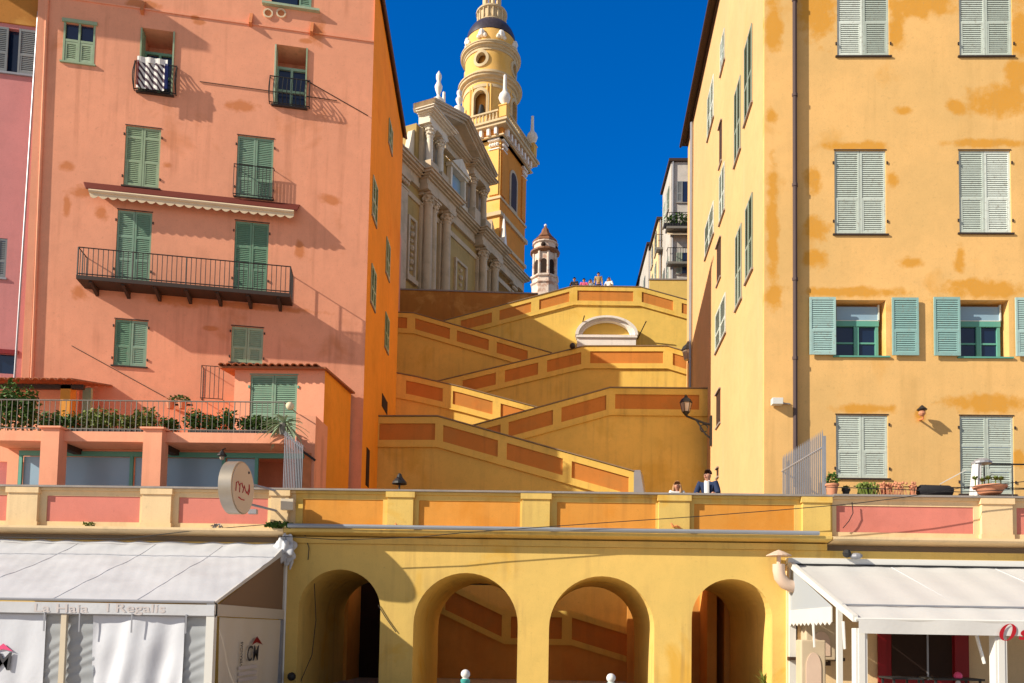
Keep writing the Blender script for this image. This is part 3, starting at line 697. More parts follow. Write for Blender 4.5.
s0, s1, z0, z1 = hs[2][:4]
w = MB().pb(L, s0, s1+.05, z1, z1+.14, -.25, -.2).build('window', 'redpaint', mh); MB().pb(L, s0, s1, z0, z1, -.38, -.34).build('pane', 'blueglass', w)
m = MB().tube([L.w(sLft-.12, 22.2, -.14), L.w(sLft-.25, 9, -.14)], .035, 7); m.build('drainpipe', 'greymetal', mh, smooth=True)
m = MB(); m.pb(L, -16, sLft-.3, 24.7, 25.0, -.25, 1.3); m.build('eaves', 'wood', mh)

# house behind, hidden by the pink house but shading the ramps
rh = thing('rear_house', 'house behind the pink house that shades the ramps', 'house', (-12, 20, 4))
m = MB(); m.hexa([(-8.0, 16.7, 4), (-8.2, 20.5, 4), (-16, 20.5, 4), (-16, 16.7, 4), (-8.0, 16.7, 22.6), (-8.2, 20.5, 22.6), (-16, 20.5, 22.6), (-16, 16.7, 22.6)]); m.build('low_wall', 'pink', rh)
m = MB(); m.hexa([(-8.8, 20.51, 4), (-9.6, 29, 4), (-17, 29, 4), (-17, 20.51, 4), (-8.8, 20.51, 26.2), (-9.6, 29, 26.2), (-17, 29, 26.2), (-17, 20.51, 26.2)]); m.build('high_wall', 'pink', rh)

# ================================================================== tiled annex on the left terrace
an = thing('tiled_annex', 'pink annex with tiled roof and green double shutters on the terrace', 'annex', (-8, 4, 4))
AN = Plane(0, 3.7, 1, 0)
s0, s1, z0, z1 = AN.rect(235, 371, 325, 371); zt0 = AN.p(280, 370)[1]
dr = AN.rect(250, 375, 297, 414); dr = (dr[0], dr[1], 6.8, dr[3])
m = MB(); wall(m, AN, s0, s1, 4, zt0, [(*dr, .08)]); 
m.build('front_wall', 'pink', an, recalc=False)
yb = 7.3; m = MB(); m.quad((s1, 3.7, 4), (s1-.1, yb, 4), (s1-.1, yb, zt0+.35), (s1, 3.7, zt0)); m.quad((s0, 3.7, 4), (s0, yb, 4), (s0, yb, zt0+.35), (s0, 3.7, zt0)); m.build('side_wall', 'orange', an, recalc=False)
w = shutters(an, AN, dr, 'shut_dg', d=-.02, n=2, rails=(.5,), sill=False, surround='frame_g')
def tiled(mb, x0, x1, y0, z0, y1, z1, step=.22):
    n = int((x1-x0)/step)
    for i in range(n):
        c = x0+step*(i+.5); k = 6; P_ = []
        for (yy, zz_) in ((y0, z0), (y1, z1)):
            for j in range(k+1): a = pi*j/k; P_.append((c-step*.42*cos(a), yy, zz_+.075*sin(a)))
            for j in range(k+1): a = pi*(1-j/k); P_.append((c-step*.36*cos(a), yy, zz_+.055*sin(a)))
        q = 2*(k+1)
        mb.add(P_, [tuple(range(q)), tuple(range(2*q-1, q-1, -1))]+[(j, (j+1) % q, q+(j+1) % q, q+j) for j in range(q)])
m = MB(); xa, xb = AN.p(222, 367)[0], AN.p(328, 367)[0]; tiled(m, xa, xb, 3.35, zt0+.03, yb, zt0+.45)
m.hexa([(xa, 3.45, zt0-.03), (xb, 3.45, zt0-.03), (xb-.05, yb, zt0+.36), (xa, yb, zt0+.36), (xa, 3.45, zt0+.03), (xb, 3.45, zt0+.03), (xb-.05, yb, zt0+.42), (xa, yb, zt0+.42)])
m.build('tiled_roof', 'tile', an)
# small tiled porch far left
po = thing('tiled_porch', 'small tiled porch with orange post at the left end of the terrace', 'porch', (-13, 4.2, 6.7))
PO = Plane(0, 4.2, 1, 0); xa, zp = PO.p(-30, 386); xb, _ = PO.p(87, 386)
m = MB(); tiled(m, xa, xb, 3.6, zp+.03, 6.2, zp+.6, .26); m.build('tiled_roof', 'tile', po)
q0, q1 = PO.p(64, 400)[0], PO.p(74, 400)[0]; m = MB(); m.box(q0, q1, 4.0, 4.3, 6.75, zp); m.build('post', 'panel', po)
m = MB(); m.box(q1+.02, xb-.1, 4.6, 4.7, 6.75, zp+.1); m.build('door', 'shut_g', po)
m = MB(); m.box(xa, q0-.02, 4.9, 5.0, 6.75, zp+.1); m.build('wall', 'pink', po)
m = MB(); m.box(xa, xb, 4.0, 4.12, zp-.12, zp+.02); m.build('beam', 'wood', po)

# ================================================================== restaurant terrace on the left
rt = thing('restaurant_terrace', 'pink roof terrace on pillars with a wide blue window behind', 'terrace', (-11, 1.2, 4))
TT = Plane(0, 1.2, 1, 0)
zt1 = TT.p(150, 432)[1]; zb1 = TT.p(150, 442)[1]; xe = TT.p(285, 436)[0]
m = MB(); m.box(-15.5, xe, 1.2, 8.4, zb1, zt1); m.build('roof_slab', 'pink', rt)
for a, b in ((44.5, 62.5), (146, 164.5)):
    q0, q1 = TT.p(a, 460)[0], TT.p(b, 460)[0]; q = MB().box(q0, q1, 1.0, 1.38, 4.0, zt1+.03); q.box(q0-.07, q1+.07, .93, 1.42, zt1+.032, zt1+.08); q.build('pillar', 'pink', rt)
    q = MB().box(q1-.28, q1-.06, 1.385, 2.19, zb1-.16, zb1-.004); q.build('ceiling_beam', 'wood', rt)
G3 = Plane(0, 2.2, 1, 0); zg = G3.p(150, 457)[1]; zh = G3.p(150, 452)[1]
m = MB(); m.box(-15.5, xe, 2.2, 2.4, zh, zb1-.004); m.box(-15.5, G3.p(18, 470)[0], 2.2, 2.4, 4, zh-.002); m.box(G3.p(262, 470)[0]+1.2, xe, 2.2, 2.4, 4, zh-.002); m.build('rear_wall', 'pink', rt)
m = MB(); x0, x1 = G3.p(19, 470)[0], G3.p(262, 470)[0]+1.2
m.box(x0, x1, 2.16, 2.24, zg, zh-.004); n = 4
for x in (19, 130, 222, 255): q = G3.p(x, 470)[0]; m.box(q, q+.09, 2.17, 2.23, 4, zg)
w = m.build('window', 'frame_g', rt)
for a, b in ((22, 129), (134, 221), (226, 254)): MB().box(G3.p(a, 470)[0], G3.p(b, 470)[0], 2.26, 2.27, 4.02, zg-.01).build('pane', 'filmglass', w)
# terrace rail
rl = thing('terrace_railing', 'grey railing of thin uprights along the left roof terrace', 'railing', (-11, 1.25, zt1))
RP = Plane(0, 1.27, 1, 0); zr0 = RP.p(150, 401)[1]; m = MB(); n = 54; xe2 = RP.p(284, 410)[0]; x0 = -15.4
m2 = MB()
for i in range(n+1):
    q = x0+(xe2-x0)*i/n; m.tube([(q, 1.27, zt1), (q, 1.27, zr0)], .009 if i % 9 else .016, 4)
m.tube([(x0, 1.27, zt1+.09), (xe2, 1.27, zt1+.09)], .014, 4); m.build('balusters', 'greyrail', rl)
m2.tube([(x0, 1.27, zr0), (xe2, 1.27, zr0), (xe2, 4.0, zr0)], .018, 6); m2.build('handrail', 'greyrail', rl)
# planting behind the rail: separate bushes
def bush(x0, x1, ytop, ybot, Y, lb, n, mat='leaf', grp='bushes behind the terrace railing', cat='bush', size=.07):
    pl = Plane(0, Y, 1, 0); a, b, c, d = pl.rect(x0, ytop, x1, ybot)
    t = thing('bush', lb, cat, ((a+b)/2, Y, c), grp)
    cx, cz, rx, rz = (a+b)/2, (c+d)/2, (b-a)/2, (d-c)/2
    m = MB(); k = max(3, int((b-a)/.45))
    for i in range(k):
        ux = a+(b-a)*(i+.5)/k; s = random.uniform(.75, 1.12)
        m.leaves((ux, Y+random.uniform(-.1, .1), c+rz*s*.95), (rx/k*1.5, .3, rz*s*1.15), int(n*2.2)//k, size*.85, .2)
    m.build('foliage', mat, t, recalc=False)
    m = MB()
    for i in range(k*2): ux = a+(b-a)*(i+.5)/(k*2); m.tube([(ux, Y, c), (ux+random.uniform(-.1, .1), Y, c+rz*1.2)], .02, 4, .008)
    m.build('stem', 'wood', t)
bush(-10, 36, 379, 431, 1.9, 'tall dark bush at the far left end of the terrace', 900, size=.09)
bush(38, 80, 411, 431, 1.75, 'low dark bush beside the tall one behind the terrace railing', 500)
bush(83, 120, 410, 431, 1.75, 'bright green bush behind the railing, right of the left pillar', 560, 'leaf2')
bush(122, 157, 410, 431, 1.7, 'bright green bush above the right pillar', 520, 'leaf2')
bush(164, 177, 417, 431, 1.75, 'small sparse bush right of the right pillar', 160)
bush(188, 236, 411, 431, 1.75, 'dark bush behind the railing under the hanging pots', 620)
bush(240, 276, 412, 431, 1.75, 'dark bush in front of the annex shutters', 560, 'leaf')
# long planters under them
m = MB(); m.box(RP.p(36, 430)[0], RP.p(160, 430)[0], 1.5, 1.95, zt1, zt1+.14); o = m.build('planter_box', 'iron', None); tag(o, 'long dark planter under the bright green bushes', 'planter')
m = MB(); m.box(RP.p(184, 430)[0], RP.p(278, 430)[0], 1.5, 1.95, zt1, zt1+.14); o = m.build('planter_box', 'iron', None); tag(o, 'long dark planter in front of the annex', 'planter')
# hanging flower pots on the pink wall
q = L.p(179, 403, .3); c = L.w(*q, .3); t = thing('hanging_pots', 'dark flower pots hung on the pink wall above the railing', 'flower pots', c)
for dx in (-.28, .12): m = MB().lathe(c[0]+dx, c[1], [(.1, c[2]-.2), (.15, c[2]+.05)], 10); m.build('pot', 'terracotta', t)
MB().leaves((c[0], c[1], c[2]+.14), (.42, .2, .12), 160, .06).build('foliage', 'leaf', t, recalc=False)
MB().box(c[0]-.45, c[0]+.4, c[1]+.1, c[1]+.16, c[2]-.05, c[2]).build('bracket', 'iron', t)
# window grille on the pink wall
s0, s1, z0, z1 = L.rect(203, 369, 225, 401); t = thing('window_grille', 'small square iron grille on the pink wall left of the annex', 'grille', L.w((s0+s1)/2, z0, .2))
m = MB(); 
for i in range(6): m.tube([L.w(s0+(s1-s0)*i/5, z0, .3), L.w(s0+(s1-s0)*i/5, z1, .3)], .012, 4)
for q in (z0, z1):
    m.tube([L.w(s0, q, 0), L.w(s0, q, .3), L.w(s1, q, .3), L.w(s1, q, 0)], .016, 4)
m.tube([L.w(s0, z1, 0), L.w(s0, z0, 0)], .016, 4); m.build('bars', 'iron', t)
# stair parapet beside annex
t = thing('stair_parapet', 'pink stair parapet with a dark sloping handrail beside the annex', 'stair parapet', (-6.9, 1.9, 4))
SP = Plane(0, 2.2, 1, 0); pA, pB, pC = SP.p(297, 414), SP.p(316, 416), SP.p(316, 460); zl = SP.p(297, 443)[1]
m = MB(); m.prism(SP, [(pA[0], 4), (pB[0], 4), (pB[0], pB[1]), (pA[0], pA[1])], 0, -1.2); m.build('wall', 'pink', t)
m = MB().tube([SP.w(*SP.p(283, 430), .08), SP.w(*SP.p(301, 450), .08), SP.w(*SP.p(316, 461), .08)], .035, 6); m.build('handrail', 'iron', t)
m = MB(); m.pb(SP, SP.p(303, 470)[0], SP.p(311, 470)[0], 4, SP.p(303, 453)[1], .004, .03); m.build('door', 'rustpatch', t)
# metal grille fence next to it
t = thing('metal_fence', 'grey vertical bar fence between the pink terrace and the annex', 'fence', (-7.2, .6, 4.1))
FP = Plane(0, .75, 1, 0); a, b = FP.p(284, 470)[0], FP.p(302, 470)[0]; m = MB()
for i in range(12):
    u = i/11; zt_f = FP.p(284+18*u, 431+14*u)[1]; m.tube([FP.w(a+(b-a)*u, 4.1), FP.w(a+(b-a)*u, zt_f)], .014, 4)
m.build('bars', 'greymetal', t)
m = MB(); m.tube([FP.w(*FP.p(284, 434)), FP.w(*FP.p(302, 448))], .02, 5); m.tube([FP.w(a, 4.9), FP.w(b, 4.9)], .02, 5); m.build('rail', 'greymetal', t)
# agave with a pale pot finial on top of the fence corner
AG = Plane(0, 1.0, 1, 0); c = Vector(AG.w(*AG.p(284, 424)))
t = thing('agave', 'spiky grey green agave at the right end of the terrace', 'plant', c)
m = MB()
for i in range(64):
    a = random.uniform(0, 2*pi); e = random.uniform(-.5, 1.1); l = random.uniform(.4, .8); d = Vector((cos(a)*cos(e), sin(a)*cos(e)*.7, sin(e))); sd = d.cross(Vector((0, 0, 1))).normalized()
    vs = []; n = 6
    for j in range(n+1):
        u = j/n; p = c+d*l*u+Vector((0, 0, -.5*l*u*u)); w_ = .035*(1-u)**.6*(.6+u*.8)+.003
        vs += [p-sd*w_, p+Vector((0, 0, -.012)), p+sd*w_]
    m.add(vs, [(3*j+k, 3*j+k+1, 3*j+k+4, 3*j+k+3) for j in range(n) for k in range(2)])
m.build('leaves', 'agave', t, recalc=False)
MB().lathe(c.x, c.y, [(.1, c.z-.3), (.14, c.z), (.12, c.z)], 12).build('pot', 'greyrail', t)
c = Vector(AG.w(*AG.p(290, 406))); o = MB().ball(c, .11, 12).build('ball_finial', 'creamfab', None, smooth=True); tag(o, 'pale round finial above the agave', 'finial')

# ================================================================== YELLOW HOUSE (right)
yh = thing('yellow_house', 'tall yellow house with pale green shutters on the right', 'house', (10, 4, 4))
Rr = R.rect
W0 = [Rr(837, -25, 889, 56), Rr(959, -25, 1012, 56)]
W1 = [Rr(834.5, 150.5, 886, 234), Rr(959, 150.5, 1011, 233)]
W2 = [Rr(835, 300, 886, 356), Rr(959, 300, 1009, 357)]
W3 = [Rr(836, 415, 888, 478), Rr(960, 416, 1014, 494)]
hs = [(*q, .1) for q in W0+W1+W3]+[(*q, .5) for q in W2]
m = MB(); wall(m, R, 0, 10, 4, 28, hs); m.build('front_wall', 'yellow', yh, recalc=False)
m = MB(); w = RS.w; LB = -18.0
m.quad(w(LB, 4), w(0, 4), w(0, 28), w(LB, 28)); m.build('side_wall', 'yside', yh, recalc=False)
m = MB(); m.quad(w(LB, 4), w(LB, 4, -10), w(LB, 28, -10), w(LB, 28)); m.build('rear_wall', 'yside', yh, recalc=False)
m = MB(); m.pb(RS, LB-.3, .5, 27.9, 28.1, -10, .32); m.build('roof', 'wood', yh)
m = MB().tube([RS.w(LB-.3, 27.88, .36), RS.w(.5, 27.88, .36)], .07, 6); m.pb(RS, LB, .0, 27.7, 27.88, 0, .08); m.build('eaves_cornice', 'wood', yh)
for q in W0+W1: shutters(yh, R, q, 'shut_p', rails=(.42,))
for q in W3: shutters(yh, R, q, 'shut_p', rails=(.42,) if q[2] > W3[1][2]+.2 else (.3, .62))
for q in W2:
    s0, s1, z0, z1 = q; H = z1-z0
    f = MB(); f.pb(R, s0-.06, s1+.1, z0-.05, z0-.004, -.3, .06); zm = z0+H*.58
    for a in (s0+.02, (s0+s1)/2-.1, s1-.22): f.pb(R, a, a+.14 if a < s1-.3 and a > s0+.1 else a+.09, z0, zm, -.32, -.24)
    f.pb(R, s0, s1-.12, zm, zm+.16, -.34, -.22); f.pb(R, s0+.1, s1-.2, z0, z0+.07, -.31, -.25)
    w = f.build('window', 'frame_g', yh, label='open window with green frame and folded back turquoise shutters')
    MB().pb(R, s0+.02, s1-.14, z0, zm, -.31, -.3).build('pane', 'blueglass', w)
    MB().pb(R, s0+.1, s1-.2, z0+H*.27, z0+H*.3, -.295, -.27).build('glazing_bar', 'frame_g', w)
    MB().pb(R, s0+.14, s1-.14, zm+.19, z1-.1, -.30, -.26).build('top_light', 'filmglass', w)
    f = MB(); f.pb(R, s0+.02, s1-.1, zm+.165, zm+.19, -.3, -.22); f.pb(R, s1-.14, s1-.1, zm+.16, z1-.05, -.3, -.22); f.build('light_frame', 'shut_p', w)
    for a, b in ((s0-.78, s0-.01), (s1+.14, s1+.92)): leaf(R, a, b, z0+.0, z1+.04, .11, (.42,)).build('shutter', 'shut_t', w)
# drainpipe and the corner break beside it
s, _ = R.p(794.5, 200, .12)
m = MB().tube([R.w(s, 28, .14), R.w(s, 6, .14)], .075, 8); 
for z in (9.8, 12.2, 15.1, 17.9, 20.9): m.lathe(*R.w(s, 0, .14)[:2], [(.095, z), (.095, z+.09)], 8)
m.build('drainpipe', 'pipe', yh, smooth=True)
s2, _ = R.p(804, 200); m = MB(); m.pb(R, 0.002, s-.02, 4, 27.99, .002, .16); m.build('corner_strip', 'yellow', yh)
# shutters on the side wall: x0,x1, y top at x0, y bottom at x0
for x0, x1, ya, yb, mt in ((745, 752.5, 50, 125, 'shut_b'), (735, 741, 96, 166, 'shut_b'), (746, 753, 210, 283, 'shut_b'), (736, 742, 238, 310, 'shut_b'), (705.5, 714, 229, 259, 'shut_p'),
        (716, 726, 316, 353, 'shut_p'), (708, 714, 100, 140, 'shut_p'), (721, 725, 45, 75, 'shut_p'), (720, 725, 178, 224, 'shut_p')):
    sa, z1 = RS.p(x0, ya); sb, _ = RS.p(x1, ya); _, z0 = RS.p(x0, yb)
    wf = MB().pb(RS, sa-.08, sb+.08, z0-.06, z0-.003, .002, .07).build('window', 'coping', yh)
    mid = (sa+sb)/2
    for a, b in ((sa, mid-.006), (mid+.006, sb)): leaf(RS, a, b, z0, z1, .045, (.42,)).build('shutter', mt, wf)
for x0, x1, ya, yb in ((716.5, 720.5, 394, 428), (719.5, 722, 128, 168), (717, 721, 247, 286), (716.8, 718.6, 468, 478)):
    sa, z1 = RS.p(x0, ya+2); sb, _ = RS.p(x1, ya+2); _, z0 = RS.p(x0, yb)
    wf = MB().pb(RS, sa-.06, sb+.06, z0-.06, z0, .002, .06).pb(RS, sa-.06, sb+.06, z1, z1+.05, .002, .08).build('window', 'coping', yh)
    MB().pb(RS, sa, sb, z0, z1, .002, .01).build('pane', 'wood', wf)
sx_ = RS.p(692.5, 300)[0]; m = MB().tube([RS.w(sx_, 27.6, .1), RS.w(sx_, 8, .1)], .07, 6); m.build('side_drainpipe', 'greymetal', yh)
# wall camera box
s, z = R.p(778, 401, .4); t = thing('junction_box', 'small white box on the yellow house corner left of the drainpipe', 'box', R.w(s, z-.1, .3))
MB().pb(R, s-.16, s+.15, z-.09, z+.1, .2, .42).build('box_body', 'whitesteel', t, bevel=.01); MB().tube([R.w(s+.1, z-.02, .25), R.w(s+.42, z-.02, .18)], .02, 5).build('arm', 'greymetal', t)
# little wall lamp
s, z = R.p(922, 412, .3); t = thing('wall_lamp', 'small rusty lamp on the yellow wall between the lower windows', 'lamp', R.w(s, z-.3, .3))
MB().lathe(*R.w(s, 0, .3)[:2], [(.02, z+.2), (.15, z+.07), (.13, z+.05)], 10).build('shade', 'iron', t)
MB().ball(R.w(s, z-.03, .3), .1, 10).build('bulb_cover', 'terracotta', t); MB().tube([R.w(s+.06, z-.15, 0), R.w(s+.03, z-.2, .3), R.w(s, z-.05, .3)], .03, 6).build('arm', 'rustpatch', t)
# black lantern on its bracket
RL = Plane(0, 13.2, 1, 0); s, z = RL.p(686, 404)
t = thing('street_lantern', 'black lantern on a scrolled bracket at the yellow house corner', 'lantern', (s, 13.2, z-1))
MB().lathe(s, 13.2, [(.16, z-.33), (.24, z+.04)], 6).build('glass', 'lampglass', t)
m = MB().lathe(s, 13.2, [(.28, z+.05), (.2, z+.2), (.09, z+.28), (.05, z+.36), (.02, z+.4)], 6); m.lathe(s, 13.2, [(.04, z-.5), (.1, z-.43), (.17, z-.34)], 6)
for k in range(6): a = k*pi/3; m.tube([(s+.16*cos(a), 13.2+.16*sin(a), z-.33), (s+.245*cos(a), 13.2+.245*sin(a), z+.05)], .018, 4)
m.build('cap', 'iron', t)
xw = 5.24+.045*33.2; m = MB(); zc = z-.5
m.tube([(s, 13.2, zc), (s+.3, 13.2, zc-.12), (s+.75, 13.2, zc-.3), (xw, 13.2, zc-.38)], .045, 6); m.tube([(s+.45, 13.2, zc-.2), (s+.8, 13.2, zc-.75), (xw, 13.2, zc-1.0)], .035, 6)
m.tube([(s+.75+.16*cos(a), 13.2, zc-.52+.16*sin(a)) for a in [i*.6 for i in range(10)]], .025, 5); m.box(xw-.08, xw, 13.1, 13.3, zc-1.25, zc+.0); m.build('bracket', 'iron', t)
# a second lantern seen end-on higher on the same wall
s, z = Plane(0, 20.6, 1, 0).p(688, 352); t = thing('street_lantern', 'black lantern half hidden high on the side wall above the ramps', 'lantern', (s, 20.6, z-1))
MB().lathe(s, 20.6, [(.2, z-.42), (.3, z+.06)], 6).build('glass', 'lampglass', t)
MB().lathe(s, 20.6, [(.36, z+.07), (.26, z+.28), (.1, z+.42), (.02, z+.58)], 6).build('cap', 'iron', t)
MB().tube([(s, 20.6, z-.5), (s+.5, 20.6, z-.8), (7.1, 20.6, z-.9)], .045, 6).build('bracket', 'iron', t)
# lamp top behind the terrace parapet
pl = Plane(0, 3.2, 1, 0); s, z = pl.p(399.5, 480); t = thing('floor_lamp', 'black lamp hood just above the terrace parapet at the left', 'lamp', (s, 3.2, 4))
MB().lathe(s, 3.2, [(.22, z-.12), (.21, z-.06), (.1, z+.06), (.06, z+.16), (.02, z+.2)], 12).build('hood', 'iron', t); MB().tube([(s, 3.2, 4), (s, 3.2, z-.1)], .03, 6).build('post', 'iron', t)
# lamp at the pink terrace ceiling
s, z = TT.p(222, 456, .1); t = thing('wall_lantern', 'small black lantern under the pink terrace edge by the round sign', 'lantern', (s, 1.1, z-.15))
MB().lathe(s, 1.1, [(.02, z+.16), (.13, z+.02), (.13, z)], 8).build('hood', 'iron', t); MB().ball((s, 1.1, z-.05), .07, 8).build('globe', 'lampglass', t); MB().tube([(s, 1.1, z+.16), (s, 1.3, z+.25)], .02, 5).build('arm', 'iron', t)

# spiked fence on the terrace by the yellow house
t = thing('spiked_fence', 'grey spiked fence running from the parapet to the yellow house', 'fence', (6.5, 2, 4))
m = MB(); r = MB(); p0 = Vector((6.98, .5, 0)); p1 = Vector((6.84, 3.6, 0)); n = 22
ztop = Plane(0, .5, 1, 0).p(820, 438)[1]
for i in range(n+1):
    q = p0.lerp(p1, i/n); m.tube([(q.x, q.y, 4), (q.x, q.y, ztop+.1)], .02, 4); m.tube([(q.x, q.y, ztop+.1), (q.x, q.y, ztop+.22)], .02, 4, .002)
m.build('bars', 'greymetal', t)
for z in (ztop-.25, 4.7): r.tube([(p0.x, p0.y, z), (p1.x, p1.y, z)], .03, 5)
r.build('rails', 'greymetal', t); MB().box(7.0, 7.06, .46, .54, 4.0, ztop+.05).build('post', 'greymetal', t)

# ================================================================== houses beyond on the right
def farhouse(lb, Y0, Y1, x0, z1, mat, seed, floors, zb=18):
    random.seed(seed); t = thing('hillside_house', lb, 'house', (x0+3, (Y0+Y1)/2, zb), 'houses beyond the yellow house')
    SD = Plane(x0, Y0, -.001, -1); FR = Plane(x0, Y0, 1, 0); ln = Y1-Y0
    MB().box(x0, x0+6, Y0, Y1, zb, z1).build('wall', mat, t)
    MB().box(x0-.15, x0+6.2, Y0-.15, Y1+.1, z1, z1+.18).build('roof', 'wood', t)
    MB().tube([(x0+.12, Y0-.08, z1), (x0+.12, Y0-.08, zb)], .05, 6).build('drainpipe', 'greymetal', t)
    for z in floors:
        for s0 in (-ln*.3, -ln*.75):
            w = MB().pb(SD, s0-.5, s0+.5, z-.08, z, 0, .08).build('window', 'coping', t)
            for q in (-.48, .01): leaf(SD, s0+q, s0+q+.47, z, z+1.5, .05).build('shutter', random.choice(['shut_gy', 'shut_b', 'shut_p']), w)
        w = MB().pb(FR, .35, 1.15, z-.06, z, 0, .08).build('window', 'coping', t)
        leaf(FR, .38, .74, z, z+1.4, .05).build('shutter', random.choice(['shut_gy', 'shut_b']), w); MB().pb(FR, .75, 1.12, z, z+1.4, .002, .02).build('pane', 'glass', w)
    return t, SD, FR
def farbalcony(t, pl, s0, s1, z, d, awn=None):
    w = MB().pb(pl, s0, s1, z-.14, z, 0.002, d).build('balcony', 'greyrail', t); m = MB(); n = max(4, int((s1-s0)/.16))
    for i in range(n+1): q = s0+(s1-s0)*i/n; m.tube([pl.w(q, z, d-.03), pl.w(q, z+.9, d-.03)], .018, 4)
    m.tube([pl.w(s0, z+.9, 0), pl.w(s0, z+.9, d-.03), pl.w(s1, z+.9, d-.03), pl.w(s1, z+.9, 0)], .025, 4); m.build('railing', 'iron', w)
    if awn: q = pl.w; MB().hexa([q(s0, z+1.75, d), q(s1, z+1.75, d), q(s1, z+2.15, 0), q(s0, z+2.15, 0), q(s0, z+1.79, d), q(s1, z+1.79, d), q(s1, z+2.19, 0), q(s0, z+2.19, 0)]).build('sun_awning', awn, t)
hA, sA, fA = farhouse('tall cream house directly beyond the yellow house', 30.2, 34, 7.5, 32.0, 'greywall', 3, (24.6, 29.3))
farbalcony(hA, fA, -.35, 2.2, 27.4, .7); farbalcony(hA, fA, -.25, 2.2, 25.2, .5, 'creamfab')
hB, sB, fB = farhouse('white house with a thin brown roof edge, second beyond the yellow house', 34.1, 38.4, 7.25, 30.2, 'cream', 5, (26.2, 28.4))
farbalcony(hB, fB, -.2, 1.6, 28.0, .6)
hC, sC, fC = farhouse('pale house with grey balconies and a red awning, furthest up the street', 38.5, 46, 7.1, 30.6, 'greywall', 8, (25.2, 27.6))
farbalcony(hC, fC, -.1, 1.6, 25.0, .8, 'redpaint')
t = thing('yellow_garden_wall', 'yellow wall at the foot of the white houses above the ramp', 'wall', (7, 30, 20))
MB().box(6.15, 12, 29.95, 30.08, 18, 24.1).build('wall', 'arcade', t); MB().box(6.1, 12, 29.9, 30.09, 24.1, 24.18).build('coping', 'coping', t)
t = thing('balcony_plants', 'dark potted shrubs on the balcony of the white house up the street', 'plants', (7.9, 29.6, 27.4))
MB().leaves((7.9, 29.75, 27.9), (.95, .25, .5), 420, .1).build('foliage', 'leaf', t, recalc=False); MB().box(7.0, 8.8, 29.6, 29.9, 27.41, 27.65).build('planter', 'iron', t)

# ================================================================== CHURCH
ch = thing('church', 'baroque church front with columns, seen along its facade', 'church', (-8, 44, ZS-1))
def cpb(mb, s0, s1, z0, z1, d0, d1): return mb.pb(CH, s0, s1, z0, z1, d0, d1)
m = MB(); cpb(m, -12, 20.5, ZS-1.2, 35, -9, 0); m.build('lower_wall', 'olive', ch)
m = MB(); cpb(m, 1.3, 12.0, 35.2, 39.31, -6, -.35); m.build('upper_wall', 'olive', ch)
def column(s, z0, z1, r, d, name='column', mat='stone'):
    x, y, _ = CH.w(s, 0, d); m = MB(); q = .55
    m.lathe(x, y, [(r*1.3, z0), (r*1.3, z0+.25), (r*1.05, z0+.4), (r, z0+.45), (r*.98, z0+(z1-z0)*.4), (r*.86, z1-.9)], 16)
    m.lathe(x, y, [(r*.95, z1-.9), (r*1.0, z1-.6), (r*1.35, z1-.18), (r*1.15, z1-.15)], 10)
    for k in range(8): a = k*pi/4; m.ball((x+r*1.15*cos(a), y+r*1.15*sin(a), z1-.32), .13, 6)
    for k in range(8): a = (k+.5)*pi/4; m.ball((x+r*1.02*cos(a), y+r*1.02*sin(a), z1-.62), .1, 6)
    cpb(m, s-r*1.35, s+r*1.35, z1-.15, z1, d-r*1.35, d+r*1.35)
    m.build(name, mat, ch, smooth=True)
def pilaster(s0, s1, z0, z1, d, mat='stone'):
    m = MB(); cpb(m, s0, s1, z0, z1-.9, 0, d); cpb(m, s0-.08, s1+.08, z0, z0+.4, 0, d+.1); cpb(m, s0-.05, s1+.05, z1-.9, z1-.78, 0, d+.06)
    for k in range(4): m.ball(CH.w(s0+(s1-s0)*(k+.5)/4, z1-.45, d+.06), .17, 6)
    cpb(m, s0-.12, s1+.12, z1-.2, z1, 0, d+.16); m.build('pilaster', mat, ch)
for s in (1.9, 2.9, 4.7, 11.1, 13.4): column(s, 25.2, 33.9, .36, .5 if s != 2.9 else .3)
for s0, s1 in ((-1.6, -.5), (1.4, 2.4), (4.2, 5.2), (10.6, 11.6), (12.9, 13.9), (17.6, 18.5), (-6.5, -5.3)): pilaster(s0, s1, 24.5, 33.9, .22)
m = MB()
for s0, s1 in ((1.1, 5.5), (10.2, 14.2)): cpb(m, s0, s1, ZS-1, 25.2, .01, 1.35)
cpb(m, -12, 20, ZS-1, 24.5, 0, .3); m.build('plinth', 'stone', ch)
def entab(s0, s1, z0, d, h=1.3, name='entablature', mat='stone'):
    m = MB(); cpb(m, s0, s1, z0, z0+h*.28, -.3, d); cpb(m, s0, s1, z0+h*.281, z0+h*.62, -.3, d-.08)
    prof = [(-.3, z0+h*.62), (d+.05, z0+h*.62), (d+.15, z0+h*.72), (d+.45, z0+h*.8), (d+.5, z0+h*.92), (d+.6, z0+h), (-.3, z0+h)]
    o = CH.w(s0-.35, 0); pl = Plane(o[0], o[1], CH.nx, CH.ny); m.prism(pl, prof, 0, -(s1-s0+.7) if Vector((pl.nx, pl.ny)).dot(Vector((CH.ex, CH.ey))) > 0 else (s1-s0+.7))
    return m.build(name, mat, ch)
def entab2(s0, s1, z0, d, h=1.3, name='entablature', mat='stone'):
    m = MB(); cpb(m, s0, s1, z0, z0+h*.28, -.3, d); cpb(m, s0, s1, z0+h*.281, z0+h*.62, -.3, d-.08)
    for a, b, e in ((.62, .71, .1), (.71, .8, .3), (.8, .93, .5), (.93, 1, .62)): cpb(m, s0-e*.8, s1+e*.8, z0+h*a, z0+h*b-.002, -.3, d+e)
    return m.build(name, mat, ch)
